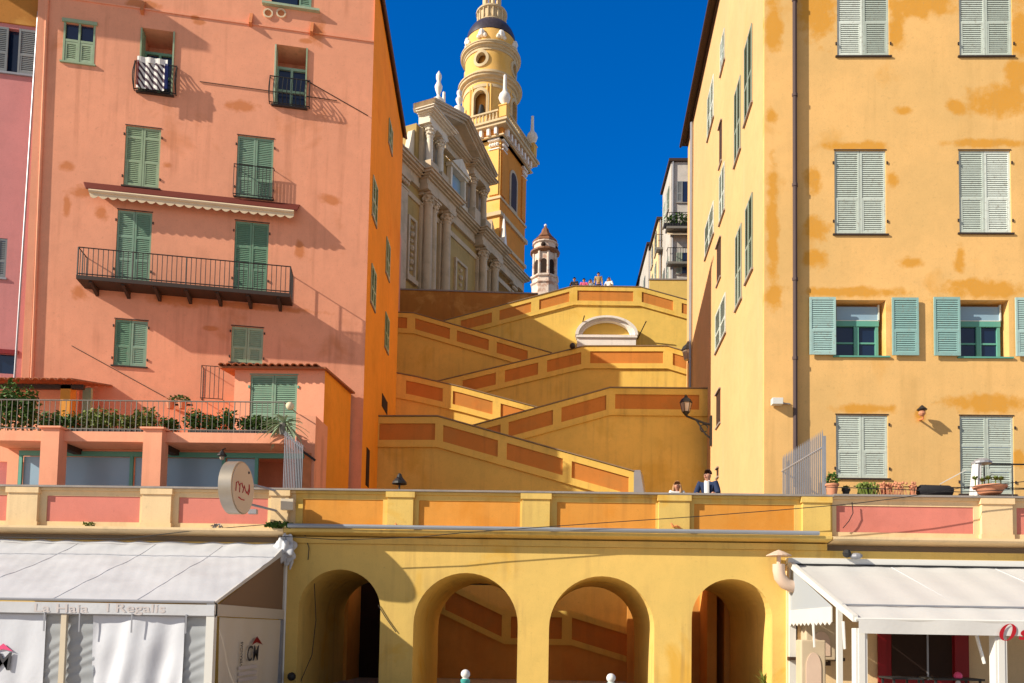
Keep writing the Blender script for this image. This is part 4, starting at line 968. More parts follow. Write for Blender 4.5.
entab2(-12, .9, 33.95, .3); entab2(1.1, 5.5, 33.95, .9); entab2(5.9, 9.9, 33.95, .3); entab2(10.2, 14.2, 33.95, .9); entab2(14.6, 20, 33.95, .3)
m = MB(); cpb(m, -12, 20, 32.9, 33.3, 0, .12); m.build('string_course', 'stone', ch)
# framed reliefs between the columns
for s0, s1, z0, z1 in ((-.2+0, .95, 27, 31.5), (6.9, 8.9, 26.5, 31.5), (15, 16.8, 27, 31.5), (-4.4, -2.4, 27, 31.5)):
    m = MB(); cpb(m, s0, s1, z0, z0+.2, 0, .18); cpb(m, s0, s1, z1-.2, z1, 0, .18); cpb(m, s0, s0+.2, z0+.2, z1-.2, 0, .18); cpb(m, s1-.2, s1, z0+.2, z1-.2, 0, .18)
    for k in range(7): m.ball(CH.w((s0+s1)/2, z0+.7+(z1-z0-1.4)*k/6, .06), .24 if k % 2 else .16, 8)
    cpb(m, s0-.15, s1+.15, z0-.35, z0-.02, 0, .3); m.build('relief_frame', 'stone', ch)
# upper order
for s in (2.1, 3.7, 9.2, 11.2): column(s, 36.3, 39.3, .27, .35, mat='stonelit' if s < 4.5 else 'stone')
for s0, s1 in ((1.5, 2.7), (3.2, 4.2), (8.7, 9.7), (10.7, 11.7)):
    m = MB(); cpb(m, s0, s1, 35.25, 36.4, -.3, .85); m.build('pedestal', 'stone', ch)
    pm = MB(); cpb(pm, s0+.2, s1-.2, 36.4, 39.29, -.34, -.05); pm.build('pilaster', 'stone', ch)
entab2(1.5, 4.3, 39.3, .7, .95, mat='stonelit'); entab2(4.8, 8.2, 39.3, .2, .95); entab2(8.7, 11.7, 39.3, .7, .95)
# pediment
mid, hw, zp0, zp1 = 6.6, 5.1, 40.3, 42.3
m = MB(); m.prism(CH, [(mid-hw+.6, zp0), (mid+hw-.6, zp0), (mid, zp1-.35)], -.3, .15); m.build('tympanum', 'stone', ch)
m = MB()
for sg in (-1, 1):
    for o0, o1, d in ((0, .2, .85), (.21, .34, 1.05), (.35, .48, 1.22), (.49, .58, 1.3)):
        m.prism(CH, [(mid+sg*(hw+.2), zp0+o0-.1), (mid, zp1+o0-.15), (mid, zp1+o1-.15), (mid+sg*(hw+.35), zp0+o1-.1)], -.6, d)
m.build('pediment', 'stone', ch)
# pedimented window
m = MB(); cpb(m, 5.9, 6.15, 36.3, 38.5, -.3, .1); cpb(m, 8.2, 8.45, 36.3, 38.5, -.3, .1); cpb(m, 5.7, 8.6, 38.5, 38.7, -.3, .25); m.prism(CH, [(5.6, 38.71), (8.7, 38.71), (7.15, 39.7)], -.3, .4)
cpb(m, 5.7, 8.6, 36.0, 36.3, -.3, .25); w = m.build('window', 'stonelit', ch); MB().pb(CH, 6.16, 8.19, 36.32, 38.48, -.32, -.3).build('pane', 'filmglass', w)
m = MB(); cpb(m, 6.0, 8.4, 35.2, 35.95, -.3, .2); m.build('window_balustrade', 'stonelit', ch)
# urns on the gable
for s, z, h, lb in ((3.3, 42.2, 2.3, 0), (6.6, 43.6, 1.6, 0)):
    x, y, _ = CH.w(s, 0, .3); MB().lathe(x, y, [(.42, z-.9), (.42, z), (.3, z+.05), (.1, z+.16*h), (.26, z+.36*h), (.3, z+.46*h), (.16, z+.6*h), (.14, z+.66*h), (.22, z+.76*h), (.21, z+.86*h), (.03, z+h)], 14).build('urn', 'white', ch, smooth=True)
# scroll and nave side behind the upper order, lit
m = MB(); cpb(m, -9, 1.2, 35.25, 36.2, -5, -.6); m.build('side_attic', 'tower', ch)
m = MB(); cpb(m, -2.2, 1.3, 36.2, 37.2, -5, -.8); m.build('aisle_roof', 'copper', ch)
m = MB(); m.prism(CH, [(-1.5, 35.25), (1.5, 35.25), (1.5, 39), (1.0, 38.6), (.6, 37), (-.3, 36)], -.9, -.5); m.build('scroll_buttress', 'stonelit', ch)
m = MB(); m.prism(CH, [(14.4, 35.2), (20, 35.2), (18.6, 35.9), (16, 36.6), (14.4, 38.4)], -.9, -.4); m.build('scroll_buttress', 'stone', ch)
x, y, _ = CH.w(15.3, 0, .35); MB().lathe(x, y, [(.45, 35.3), (.45, 35.8), (.5, 36), (.35, 36.2), (.04, 39.2)], 4, rot=.4).build('obelisk', 'white', ch)
# plain wing right of the facade with sloping aisle cornices
m = MB(); cpb(m, 20.55, 30, ZS-1.2, 32.5, -6, -.4); m.build('aisle_wall', 'stone', ch)
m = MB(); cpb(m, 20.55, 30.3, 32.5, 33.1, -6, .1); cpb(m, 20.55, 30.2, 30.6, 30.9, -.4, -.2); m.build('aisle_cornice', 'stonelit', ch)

# bell tower
tw = thing('bell_tower', 'tall yellow bell tower with a domed round belfry behind the church', 'tower', (-6.5, 53.7, ZS-1)); WT = 5.7
def tbox(mb, z0, z1, e):   # square plan grown by e on the two seen and two hidden sides
    c = [TF.w(e, 0, e), TR.w(WT+e, 0, e), None, None]
    a = Vector(TF.w(0, 0)); ex = Vector((TF.ex, TF.ey, 0)); ey = Vector((TR.ex, TR.ey, 0))
    P_ = [a+ex*e-ey*e, a+ex*e+ey*(WT+e), a-ex*(WT+e)+ey*(WT+e), a-ex*(WT+e)-ey*e]
    mb.hexa([(p.x, p.y, z0) for p in P_]+[(p.x, p.y, z1) for p in P_])
    return mb
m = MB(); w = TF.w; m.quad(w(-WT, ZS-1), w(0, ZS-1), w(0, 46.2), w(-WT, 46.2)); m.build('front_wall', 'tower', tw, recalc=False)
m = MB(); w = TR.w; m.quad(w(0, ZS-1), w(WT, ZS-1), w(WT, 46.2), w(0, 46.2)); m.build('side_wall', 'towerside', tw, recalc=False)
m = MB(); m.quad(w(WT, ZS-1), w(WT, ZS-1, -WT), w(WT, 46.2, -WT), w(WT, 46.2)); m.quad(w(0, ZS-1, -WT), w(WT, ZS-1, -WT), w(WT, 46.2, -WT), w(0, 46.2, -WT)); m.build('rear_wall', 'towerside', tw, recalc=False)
m = MB(); tbox(m, 39.0, 39.35, .22); tbox(m, 40.6, 40.8, .12); tbox(m, 36.6, 36.9, .15); m.build('string_course', 'towerstone', tw)
# corner pilasters and capitals
for pl, a, b in ((TF, -1.1, -.15), (TR, .15, 1.0), (TR, WT-1.0, WT-.15), (TF, -WT+.15, -WT+1.1)):
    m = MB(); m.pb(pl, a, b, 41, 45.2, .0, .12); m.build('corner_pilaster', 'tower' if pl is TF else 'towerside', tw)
    m = MB(); m.pb(pl, a-.05, b+.05, 45.2, 45.3, 0, .2); m.pb(pl, a-.1, b+.1, 46.0, 46.15, 0, .28)
    for k in range(4): m.ball(pl.w(a+(b-a)*(k+.5)/4, 45.65, .14), .17, 8)
    m.build('capital', 'white', tw)
# frieze with brackets
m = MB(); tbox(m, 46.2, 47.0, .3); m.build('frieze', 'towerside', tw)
m = MB(); tbox(m, 46.2, 46.32, .5); tbox(m, 47.0, 47.25, .85); tbox(m, 47.25, 47.45, 1.0); m.build('cornice', 'towerstone', tw)
for pl, sgn in ((TF, -1), (TR, 1)):
    for k in range(8):
        s = sgn*(WT+.3)*(k+.35)/8; m = MB(); m.pb(pl, s-.13, s+.13, 46.33, 46.99, .3, .68); m.build('bracket', 'white', tw)
# terrace balustrade with finials
m = MB(); tbox(m, 47.45, 47.6, .8); m.build('balustrade_base', 'towerstone', tw)
for pl, sgn in ((TF, -1), (TR, 1)):
    m = MB(); n = 16
    for k in range(n):
        s = sgn*(WT-.2)*(k+.5)/n+(.0); x, y, _ = pl.w(s, 0, .6); m.lathe(x, y, [(.07, 47.6), (.12, 47.8), (.06, 48.1), (.1, 48.35)], 6)
    m.build('balusters', 'towerstone', tw)
    m = MB(); m.pb(pl, min(0, sgn*WT), max(0, sgn*WT), 48.35, 48.5, .45, .75); m.build('handrail', 'towerstone', tw)
for pl, s in ((TF, 0), (TF, -WT), (TR, WT)):
    a = pl.w(s, 0, .6 if pl is TF else .6); x, y = a[0]+(.5 if s == 0 else 0)*TR.nx, a[1]
    if s == 0: q = Vector(TF.w(.55, 0, .55)); x, y = q.x, q.y
    m = MB(); m.lathe(x, y, [(.5, 47.6), (.5, 48.55), (.6, 48.6), (.6, 48.7)], 4, rot=atan2(TR.ey, TR.ex)+pi/4); m.build('corner_pier', 'tower', tw)
    m = MB(); m.lathe(x, y, [(.3, 48.7), (.2, 48.9), (.45, 49.2), (.55, 49.5), (.45, 49.8), (.2, 50.1), (.16, 50.4), (.13, 51.6), (.02, 51.7)], 14); m.build('finial', 'white', tw, smooth=True)
cx, cy = -6.3, 53.78
# round belfry
cam_a = atan2(CAM.y-cy, CAM.x-cx)
def drum(z0, z1, r, holes, mat='tower', n=72):
    """cylinder wall with arched or round openings; holes=(angle, halfwidth, zbot, zspring, kind)"""
    m = MB(); nz = 26; V = {}
    def inside(a, z):
        for ha, hw, zb, zs, kd in holes:
            dx = r*((a-ha+pi) % (2*pi)-pi)
            if kd == 'arch' and abs(dx) < hw and zb < z < zs+sqrt(max(0, hw*hw-dx*dx)): return True
            if kd == 'oval' and (dx/hw)**2+((z-(zb+zs)/2)/((zs-zb)/2))**2 < 1: return True
        return False
    na = n*3
    for i in range(na):
        for j in range(nz):
            a0, a1 = 2*pi*i/na, 2*pi*(i+1)/na; za, zb_ = z0+(z1-z0)*j/nz, z0+(z1-z0)*(j+1)/nz
            if inside((a0+a1)/2, (za+zb_)/2): continue
            q = [(cx+r*cos(a), cy+r*sin(a), z) for a, z in ((a0, za), (a1, za), (a1, zb_), (a0, zb_))]
            m.quad(*q)
    return m
av = cam_a
h1 = [(av-pi/7+k*pi/2, .62, 49.3, 51.0, 'arch') for k in range(4)]
# photo: opening sits left of the axis
h1 = [(av-.38+k*pi/2, .62, 49.3, 51.0, 'arch') for k in range(4)]
drum(47.5, 52.5, 2.5, h1).build('belfry_wall', 'tower', tw, recalc=False)
m = MB()
for i in range(48):
    a0, a1 = 2*pi*i/48, 2*pi*(i+1)/48; r = 1.75; m.quad((cx+r*cos(a0), cy+r*sin(a0), 47.5), (cx+r*cos(a1), cy+r*sin(a1), 47.5), (cx+r*cos(a1), cy+r*sin(a1), 57), (cx+r*cos(a0), cy+r*sin(a0), 57))
m.build('inner_wall', 'inner', tw, recalc=False)
def aframe(a, hw, zb, zs, r, wd, kd='arch'):
    m = MB(); n = 20; out = []; inn = []
    def pt(dx, z, rr): q = a+dx/rr; return (cx+rr*cos(q), cy+rr*sin(q), z)
    if kd == 'arch': path = [(-1, zb, 0)]+[(-cos(pi*i/n), zs, sin(pi*i/n)) for i in range(n+1)]+[(1, zb, 0)]
    else: path = [(cos(2*pi*i/28), (zb+zs)/2, sin(2*pi*i/28)) for i in range(29)]
    vs = []
    for c_, z, s_ in path:
        rz_ = hw if kd == 'arch' else (zs-zb)/2
        for w_, rr in ((0, r-.35), (0, r+.12), (wd, r+.12), (wd, r-.05)): vs.append(pt(c_*(hw+w_), z+s_*(rz_+w_), rr))
    k = len(path); m.add(vs, [(4*i+j, 4*i+j+1, 4*i+5+j, 4*i+4+j) for i in range(k-1) for j in range(3)])
    return m
for h in h1:
    w = aframe(*h[:4], 2.5, .28).build('belfry_opening', 'towerstone', tw, smooth=False)
    q = MB(); 
    x, y = cx+2.05*cos(h[0]), cy+2.05*sin(h[0]); q.lathe(x, y, [(.42, 49.5), (.36, 49.7), (.26, 50.2), (.2, 50.5), (.02, 50.6)], 14); q.build('bell', 'iron', w, smooth=True)
for k in range(4):
    for dd in (.34, 1.2):
        a = av-.38+k*pi/2+dd; m = MB(); 
        for q in (-.16, .16): m.tube([(cx+2.53*cos(a+q/2.5), cy+2.53*sin(a+q/2.5), 48), (cx+2.53*cos(a+q/2.5), cy+2.53*sin(a+q/2.5), 52.2)], .1, 6)
        m.build('belfry_pilaster', 'tower', tw)
m = MB().lathe(cx, cy, [(2.5, 51.95), (2.58, 51.97), (2.58, 52.25), (2.5, 52.28), (2.5, 52.6), (2.66, 52.64), (2.7, 52.8), (2.95, 52.86), (2.98, 53.02), (3.08, 53.05), (3.08, 53.16), (2.6, 53.32), (2.5, 53.35), (2.5, 53.7), (2.42, 53.75)], 64); m.build('lower_cornice', 'towerstone', tw, smooth=True)
h2 = [(av-.38+k*pi/2, .5, 54.25, 55.35, 'oval') for k in range(4)]
drum(53.6, 56.1, 2.42, h2).build('upper_drum', 'tower', tw, recalc=False)
for h in h2: aframe(*h[:4], 2.42, .26, 'oval').build('oval_opening', 'towerstone', tw)
m = MB().lathe(cx, cy, [(2.42, z-.9) if 0 else (r, z-.9) for r, z in [(2.42, 56.5), (2.5, 56.52), (2.5, 56.75), (2.6, 56.78), (2.64, 56.9), (2.82, 56.95), (2.84, 57.08), (2.9, 57.1), (2.9, 57.2), (2.5, 57.35), (2.3, 57.4)]], 64); m.build('upper_cornice', 'towerstone', tw, smooth=True)
m = MB().lathe(cx, cy, [(2.35, 56.6), (2.35, 57.8), (2.2, 57.85)], 48); m.build('attic', 'tower', tw, smooth=True)
for k in range(8):
    a = av-.38+k*pi/4; x, y = cx+2.4*cos(a), cy+2.4*sin(a); m = MB(); m.ball((x, y, 57.3), .34, 8, sz=1.2); m.ball((x+.2*sin(a)*1.6, y-.2*cos(a)*1.6, 57.05), .2, 8); m.ball((x-.2*sin(a)*1.6, y+.2*cos(a)*1.6, 57.05), .2, 8); m.build('scroll_ornament', 'white', tw, smooth=True)
m = MB().lathe(cx, cy, [(2.38, 57.85)]+[(2.38*cos(i*pi/20)**.9, 57.85+2.1*sin(i*pi/20)) for i in range(1, 8)]+[(1.2, 59.8)], 32); m.build('dome', 'dome', tw, smooth=True)
m = MB().lathe(cx, cy, [(1.3, 59.35), (1.45, 59.45), (1.45, 59.65), (1.3, 59.75), (1.3, 60.65), (1.5, 60.75), (1.5, 60.90), (.9, 60.95)], 32)
for k in range(18): a = 2*pi*k/18; m.lathe(cx+1.36*cos(a), cy+1.36*sin(a), [(.06, 59.75), (.1, 60.05), (.06, 60.35), (.08, 60.70)], 5)
m.build('lantern_base', 'towerstone', tw, smooth=True)
m = MB()
for k in range(6): a = av-.9+k*pi/3; m.lathe(cx+.75*cos(a), cy+.75*sin(a), [(.24, 60.95), (.2, 61.15), (.2, 63.35), (.28, 63.55)], 8)
m.build('lantern_columns', 'towerstone', tw); MB().lathe(cx, cy, [(1.1, 63.55), (1.15, 63.75), (.9, 64.15), (.3, 65.15), (.05, 66.65)], 20).build('lantern_roof', 'dome', tw, smooth=True)
# narrow windows on the side wall
s0, z1 = TR.p(511, 190); 
for zc in (42.4,):
    m = MB(); n = 12; a, b = 2.2, 3.4
    out = [(a-.25, 41.0-.3), (b+.25, 41.0-.3), (b+.25, 43.8)]+[((a+b)/2+((b-a)/2+.25)*cos(pi*i/n), 43.8+((b-a)/2+.25)*sin(pi*i/n)) for i in range(1, n)]+[(a-.25, 43.8)]
    w = m.prism(TR, out, 0, .1).build('window_surround', 'stone', tw)
    inn = [(a, 41.0), (b, 41.0), (b, 43.8)]+[((a+b)/2+((b-a)/2)*cos(pi*i/n), 43.8+((b-a)/2)*sin(pi*i/n)) for i in range(1, n)]+[(a, 43.8)]
    MB().prism(TR, inn, .1, .115).build('pane', 'wood', w)

# small far belfry
SB = Plane(0, 72, 1, 0); s, z0 = SB.p(544.5, 290); k = 92/800
t = thing('small_belfry', 'small white octagonal belfry with a brown cupola, far off', 'belfry', (s, 72, 30))
def zy(y): return SB.p(544, y)[1]
def lat(pr, n=8, **kw): return MB().lathe(s, 72, [(r*1.02, z) for r, z in pr], n, rot=.3, **kw)
lat([(1.55, 22), (1.55, zy(288)), (1.7, zy(287)), (1.7, zy(286)), (1.5, zy(285)), (1.45, zy(281)), (1.7, zy(280.5)), (1.7, zy(279))]).build('base', 'pinkstone', t)
lat([(1.3, zy(279)), (1.3, zy(256))]).build('belfry_stage', 'pinkstone', t)
for kk in range(8):
    a = .3+kk*pi/4; MB().tube([(s+1.36*cos(a), 72+1.36*sin(a), zy(279)), (s+1.36*cos(a), 72+1.36*sin(a), zy(256))], .16, 8).build('corner_column', 'pinkstone', t, smooth=True)
for kk in range(8):
    a = .3+pi/8+kk*pi/4; x, y = s+1.26*cos(a), 72+1.26*sin(a); pl = Plane(x, y, -sin(a), cos(a)); 
    if pl.nx*cos(a)+pl.ny*sin(a) < 0: pl = Plane(x, y, sin(a), -cos(a))
    zb, zs = zy(277), zy(265.5); P_ = [(-.3, zb), (.3, zb), (.3, zs)]+[(.3*cos(pi*i/8), zs+.3*sin(pi*i/8)) for i in range(1, 8)]+[(-.3, zs)]
    MB().prism(pl, P_, -.03, .02).build('arched_opening', 'dark', t)
lat([(1.4, zy(256)), (1.72, zy(254.5)), (1.72, zy(253)), (1.2, zy(252.5))], 16).build('cornice', 'copper', t)
lat([(1.3, zy(252.5)), (1.3, zy(247)), (1.5, zy(246)), (1.5, zy(245))], 16).build('drum', 'pinkstone', t)
for kk in range(4): a = cam_a-.25+kk*pi/2; MB().ball((s+1.25*cos(a), 72+1.25*sin(a), zy(249.5)), .3, 10).build('round_opening', 'dark', t)
lat([(1.5, zy(245)), (1.55, zy(244)), (1.3, zy(241)), (1.0, zy(239.6)), (1.1, zy(239)), (1.0, zy(238.5))], 8).build('lower_roof', 'copper', t)
lat([(.95, zy(238.5)), (.75, zy(236)), (.5, zy(233)), (.4, zy(230)), (.2, zy(228)), (.06, zy(225.5))], 8).build('cupola', 'copper', t)
MB().ball((s, 72, zy(225.5)), .17, 10).build('finial', 'white', t)

# ================================================================== LEFT MARQUEE
mq = thing('marquee', 'white pvc restaurant marquee with closed curtains on the left', 'marquee', (-10.5, -2.2, 0))
XR = -6.6; FY = -4.3
zfe = Plane(0, FY, 1, 0).p(100, 600)[1]; zft = Plane(0, FY, 1, 0).p(100, 603)[1]; zfb = Plane(0, FY, 1, 0).p(100, 614)[1]
zwall = A.p(100, 541)[1]; zmid = Plane(0, -1, 1, 0).p(100, 555)[1]
def roofz(y):
    y = -y
    return zwall+(zmid-zwall)*y if y < 1 else zmid+(zfe-zmid)*(y-1)/(-FY-1)
def wr(x, y): return .012*sin(x*1.3+y*5+sin(x*2.1))*sin(y*1.7)+.004*sin(x*23+y*9)+.010*sin(x*3.1+y*2)+.012*sin(x*.9-y*1.7)*sin(y*2.2)+.005*sin(x*7+sin(y*5)*2)
def rfz(x, y):
    v = y/FY; u = (x+15)/(XR+15); return roofz(y)+wr(x, y)*max(0, v*(1-v)*4)**.5+.02*sin(u*60+sin(u*23))*max(0, .2-v)*5
m = MB().grid(lambda u, v: (-15+(XR+15)*u, FY*v, rfz(-15+(XR+15)*u, FY*v)), 110, 30); m.build('roof_canvas', 'roofpvc', mq, smooth=True, recalc=False)
# rolled seams over the trusses
for x in (-13.9, -11.9, -9.9, -8.2):
    MB().tube([(x, FY*v, rfz(x, FY*v)-.004) for v in [i/24 for i in range(1, 25)]], .012, 5).build('roof_seam', 'roofpvc', mq)
m = MB()
for k in (0.02, .235): m.tube([(-15+(XR+15)*i/60, FY*k, rfz(-15+(XR+15)*i/60, FY*k)+.006) for i in range(61)], .014, 4)
m.build('roof_cord', 'greymetal', mq)
m = MB().grid(lambda u, v: (-15+(XR+15)*u, FY-.03-.004*sin(u*44+v*2)*v, zft+(zfb-zft)*v), 80, 4); m.build('valance', 'roofpvc', mq, smooth=True, recalc=False)
m = MB(); m.tube([(-15, FY-.02, zfe-.01), (XR, FY-.02, zfe-.01)], .03, 6); m.tube([(-15, FY+.03, zfb), (XR, FY+.03, zfb)], .03, 6); m.build('front_bar', 'greymetal', mq)
FP_ = Plane(0, FY+.08, 1, 0)
def fx(x): return FP_.p(x, 640)[0]
def curtain(x0, x1, mat, amp, fr, y0=0, name='curtain', gather=False):
    a, b = fx(x0), fx(x1)
    fn = (lambda u, v: (a+(b-a)*u, FY+.08+y0+amp*sin((u*.8+v*6.5)*fr+sin(v*9+u*3)*1.5), zfb-.02-(zfb-.1)*v)) if gather else (lambda u, v: (a+(b-a)*u, FY+.08+y0+(amp*sin(u*fr+sin(v*1.5)*1.1)+.35*amp*sin(u*fr*2.7+v*4)+.25*amp*sin(v*11+u*7)*sin(u*5+1))*(.35+.65*v), zfb-.02-(zfb-.1)*v))
    m = MB().grid(fn, 60, 60 if gather else 30); return m.build(name, mat, mq, smooth=True, recalc=False)
curtain(-45, 45, 'marqfab', .015, 9); curtain(92, 184, 'marqfab', .06, 9)
curtain(43, 64, 'gather', .008, 7, .04, 'gathered_vinyl', True); curtain(65, 94, 'gather', .009, 7, .04, 'gathered_vinyl', True); curtain(182, 207, 'gather', .008, 7, .05, 'gathered_vinyl', True)
for x in (-30, 65):
    q = fx(x); MB().box(q-.055, q+.055, FY-.0, FY+.07, 0, zfb-.01).build('post', 'polecream', mq)
q = XR; MB().box(q-.16, q, FY-.02, FY+.12, 0, zfe-.02).build('post', 'whitesteel', mq); MB().box(q-.12, q, -.2, -.08, 0, zfb-.01).build('post', 'greymetal', mq)
# straps hanging
for x in (47, 82, 134, 188): 
    q = fx(x); MB().box(q-.014, q+.014, FY-.045, FY-.035+.0, zfb-.36, zfb+.02).build('strap', 'greymetal', mq)
# gable end
SG = Plane(XR, 0, 0, 1)   # faces right, s = Y
MB().prism(SG, [(FY, zft), (-.05, zwall-.22), (-.05, zwall), (-1, zmid), (FY, zfe)], -.04, .0).build('gable_edge', 'whitefab', mq)
MB().prism(SG, [(FY+.3, zft+.02), (-.12, zft+.02), (-.12, zwall-.25)], -.06, -.05).build('gable_shade_sheet', 'gable', mq)  # added sheet, dark brown in place of the shade inside the open gable
MB().prism(SG, [(FY+.05, zfb), (-.02, zfb), (-.02, zft+.02), (FY+.05, zft+.02)], -.03, .0).build('gable_band', 'canvas', mq)
m = MB(); m.tube([(XR-.02, -.06, 0), (XR-.02, -.06, zwall)], .05, 6); m.build('rear_post', 'whitesteel', mq)
m = MB().grid(lambda u, v: (XR-.05+.03*sin(u*22+v*2)*(.4+v*.6), FY+.35+(-FY-.55)*u, zfb-.02-(zfb-.05)*v), 50, 12); m.build('side_curtain', 'canvas', mq, smooth=True, recalc=False)
MB().grid(lambda u, v: (XR-.08+.02*sin(v*30), -.22+.2*u, zfb-(zfb-.05)*v), 4, 40).build('side_gather', 'gather', mq, recalc=False)
m = MB(); m.box(-15, XR-.05, -.2, -.1, zwall-.2, zwall-.1); m.build('rear_beam', 'greymetal', mq)
# printed marks: roof mark over letters, strip of small lettering
fyl = FY-.01
def mark(ax, pos, parent, s, plane_n, flip=1):
    text_mesh('lettering', 'CM', s, 'ink', parent, pos, ax, (0, 0, 1), bold=.006*s, shear=.12, sx=.9)
    p = Vector(pos); a = Vector(ax); n = Vector(plane_n)
    m = MB(); q = [p+a*(-.05*s)+Vector((0, 0, .42*s)), p+a*(.33*s)+Vector((0, 0, .72*s)), p+a*(.72*s)+Vector((0, 0, .42*s)), p+a*(.33*s)+Vector((0, 0, .5*s))]
    m.add(q+[z+n*.004 for z in q], [(0, 1, 2, 3), (7, 6, 5, 4), (0, 1, 5, 4), (1, 2, 6, 5), (2, 3, 7, 6), (3, 0, 4, 7)]); m.build('roof_mark', 'pinkmark', parent)
q = FP_.p(-5, 662); mark((1, 0, 0), (q[0], FY+.05, q[1]), mq, .52, (0, -1, 0))

sc = SG.p(252, 654); text_mesh('lettering', 'CM', .48, 'ink', mq, (XR+.015, sc[0], sc[1]), (0, 1, 0), (0, 0, 1), bold=.004, shear=.15, sx=1.0)
m = MB(); y0, z0 = sc[0]+.12, sc[1]+.2; m.add([(XR+.014, y0-.2, z0), (XR+.014, y0+.12, z0+.2), (XR+.014, y0+.5, z0), (XR+.014, y0+.12, z0+.06)], [(0, 1, 2, 3)]); m.build('roof_mark', 'redpaint', mq)
y0, z0 = SG.p(241, 654); text_mesh('vertical_lettering', 'VERANDAS', .17, 'ink', mq, (XR+.015, y0, z0), (0, 0, 1), (0, -1, 0), sx=.62)
for j in range(3):
    m = MB(); y0, z0 = SG.p(238, 668+j*6); y1, _ = SG.p(256, 668+j*6); m.box(XR+.005, XR+.012, y0, y1, z0-.045, z0+.03); m.build('faded_line', 'fadedink', mq)
q = Plane(0, FY-.06, 1, 0); 
for x, tx in ((60, 'La Haia'), (135, 'l Regalis')):
    a = q.p(x, 608.5); text_mesh('faded_lettering', tx, .24, 'fadedink', mq, (a[0], FY-.0365, a[1]), (1, 0, 0), (0, 0, 1), extrude=.0003, bold=.003, sx=1.55)
# round dark knob beside the marquee
o = MB().ball((-6.35, -.15, A.p(283, 676)[1]), .11, 10).build('alarm_bell', 'iron', None, smooth=True); tag(o, 'dark round knob on the arcade beside the marquee', 'knob')
# cloth bundle at the upper corner
def bund(u, v):
    a = u*2*pi; e = (v-.5)*pi; r = .2*(1+.18*sin(a*3+v*9)+.14*sin(a*7-v*13)+.1*sin(v*23+a)); return (-6.58+r*1.25*cos(e)*cos(a), -.26+r*.8*cos(e)*sin(a), 3.55+r*1.5*sin(e))
m = MB().grid(bund, 48, 30); m.tube([(-6.7, -.2, 3.75), (-6.48, -.25, 3.5), (-6.42, -.2, 3.25), (-6.46, -.22, 3.05)], [.05, .07, .05, .02], 6)
o = m.build('tied_canvas', 'roofpvc', None, smooth=True); tag(o, 'bundle of tied white canvas at the right top corner of the marquee', 'canvas bundle')

# ================================================================== RIGHT AWNING
ra = thing('awning_terrace', 'white awning terrace with red lettering on its valance, right', 'awning', (9.5, -2, 0))
XL = 5.97; F2 = -4.3
zw = A.p(900, 565)[1]; z1_ = Plane(0, -3.6, 1, 0).p(900, 607)[1]; z2_ = Plane(0, F2, 1, 0).p(900, 620)[1]; z3_ = Plane(0, F2, 1, 0).p(900, 634)[1]
rzf = lambda y: zw+(z1_-zw)*(-y/3.6) if y > -3.6 else z1_+(z2_-z1_)*((-y-3.6)/.7)
m = MB().grid(lambda u, v: (XL+(13-XL)*u, F2*v, rzf(F2*v)+.008*sin(u*50+v*3)), 60, 24); m.build('roof_canvas', 'whitefab', ra, smooth=True, recalc=False)
MB().box(XL-.08, 13, -.22, -.02, zw-.02, zw+.12).build('cassette', 'whitesteel', ra)
MB().box(XL, 13, -.25, -.221, zw-.06, zw-.025).build('cassette_gap', 'iron', ra)
MB().tube([(XL, -3.6, z1_+.03), (13, -3.6, z1_+.03)], .02, 5).build('cross_seam', 'greymetal', ra)
for x in (8.4, 10.9): MB().tube([(x, F2*v, rzf(F2*v)-.002) for v in (.05, .5, .83)], .008, 4).build('roof_seam', 'roofpvc', ra)
m = MB().grid(lambda u, v: (XL+.05+(13-XL)*u, F2-.03-.01*sin(u*30), z2_+(z3_-z2_)*v), 50, 3); m.build('valance', 'whitefab', ra, smooth=True, recalc=False)
m = MB().tube([(XL, F2, z2_), (13, F2, z2_)], .035, 6); m.build('front_bar', 'whitesteel', ra)
SL = Plane(XL, 0, 0, -1)  # faces left, s = -Y
m = MB(); m.prism(SL, [(0, zw-.05), (0, zw+.1), (4.3, z2_+.08), (4.3, z2_-.05)], -.05, .05); m.build('sloping_bar', 'whitesteel', ra)
zv1 = SL.p(800, 609.5)[1]; zv0 = SL.p(800, 623)[1]; 
se = 3.05; pts = [(.05, zv1), (se, zv1), (se, zv0)]; n = 11
for i in range(n):
    u0 = se-(se-.05)*i/n; u1 = se-(se-.05)*(i+1)/n; pts += [((u0+u1)/2, zv0-.07), (u1, zv0)]
MB().prism(SL, pts, .0, .02).build('side_valance', 'whitefab', ra)
MB().prism(SL, [(.08, zw-.12), (.08, zv1), (2.95, zv1), (2.95, zv1+.02)], -.02, -.012).build('side_vinyl', 'gather', ra)
m = MB(); m.box(XL-.03, XL+.13, -.16, -.03, 0, zw-.05); m.build('wall_post', 'whitesteel', ra)
m = MB(); m.box(XL, XL+.1, -3.35, -3.25, 0, rzf(-3.3)-.02); m.build('side_post', 'whitesteel', ra)
for x in (855, 994):
    q = Plane(0, F2+.1, 1, 0).p(x, 650)[0]; m = MB(); m.box(q, q+.22, F2+.05, F2+.27, 0, z3_+.1); m.box(q+.05, q+.17, F2+.035, F2+.05, 0, z3_+.1); m.build('front_post', 'whitesteel', ra)
q = Plane(0, F2+.1, 1, 0); MB().tube([(q.p(982, 640)[0], F2+.3, z3_), (q.p(990, 664)[0], F2+.3, q.p(990, 664)[1])], .03, 6).build('strut', 'whitesteel', ra)
for x in (814, 844):
    q = SL.p(x, 625); MB().prism(SL, [(q[0], zv0), (q[0]+.12, zv0), (q[0]+.18, zv0-.55), (q[0]+.1, zv0-.56)], .03, .05).build('strap', 'whitefab', ra)
tp = Plane(0, F2-.05, 1, 0).p(995, 632)
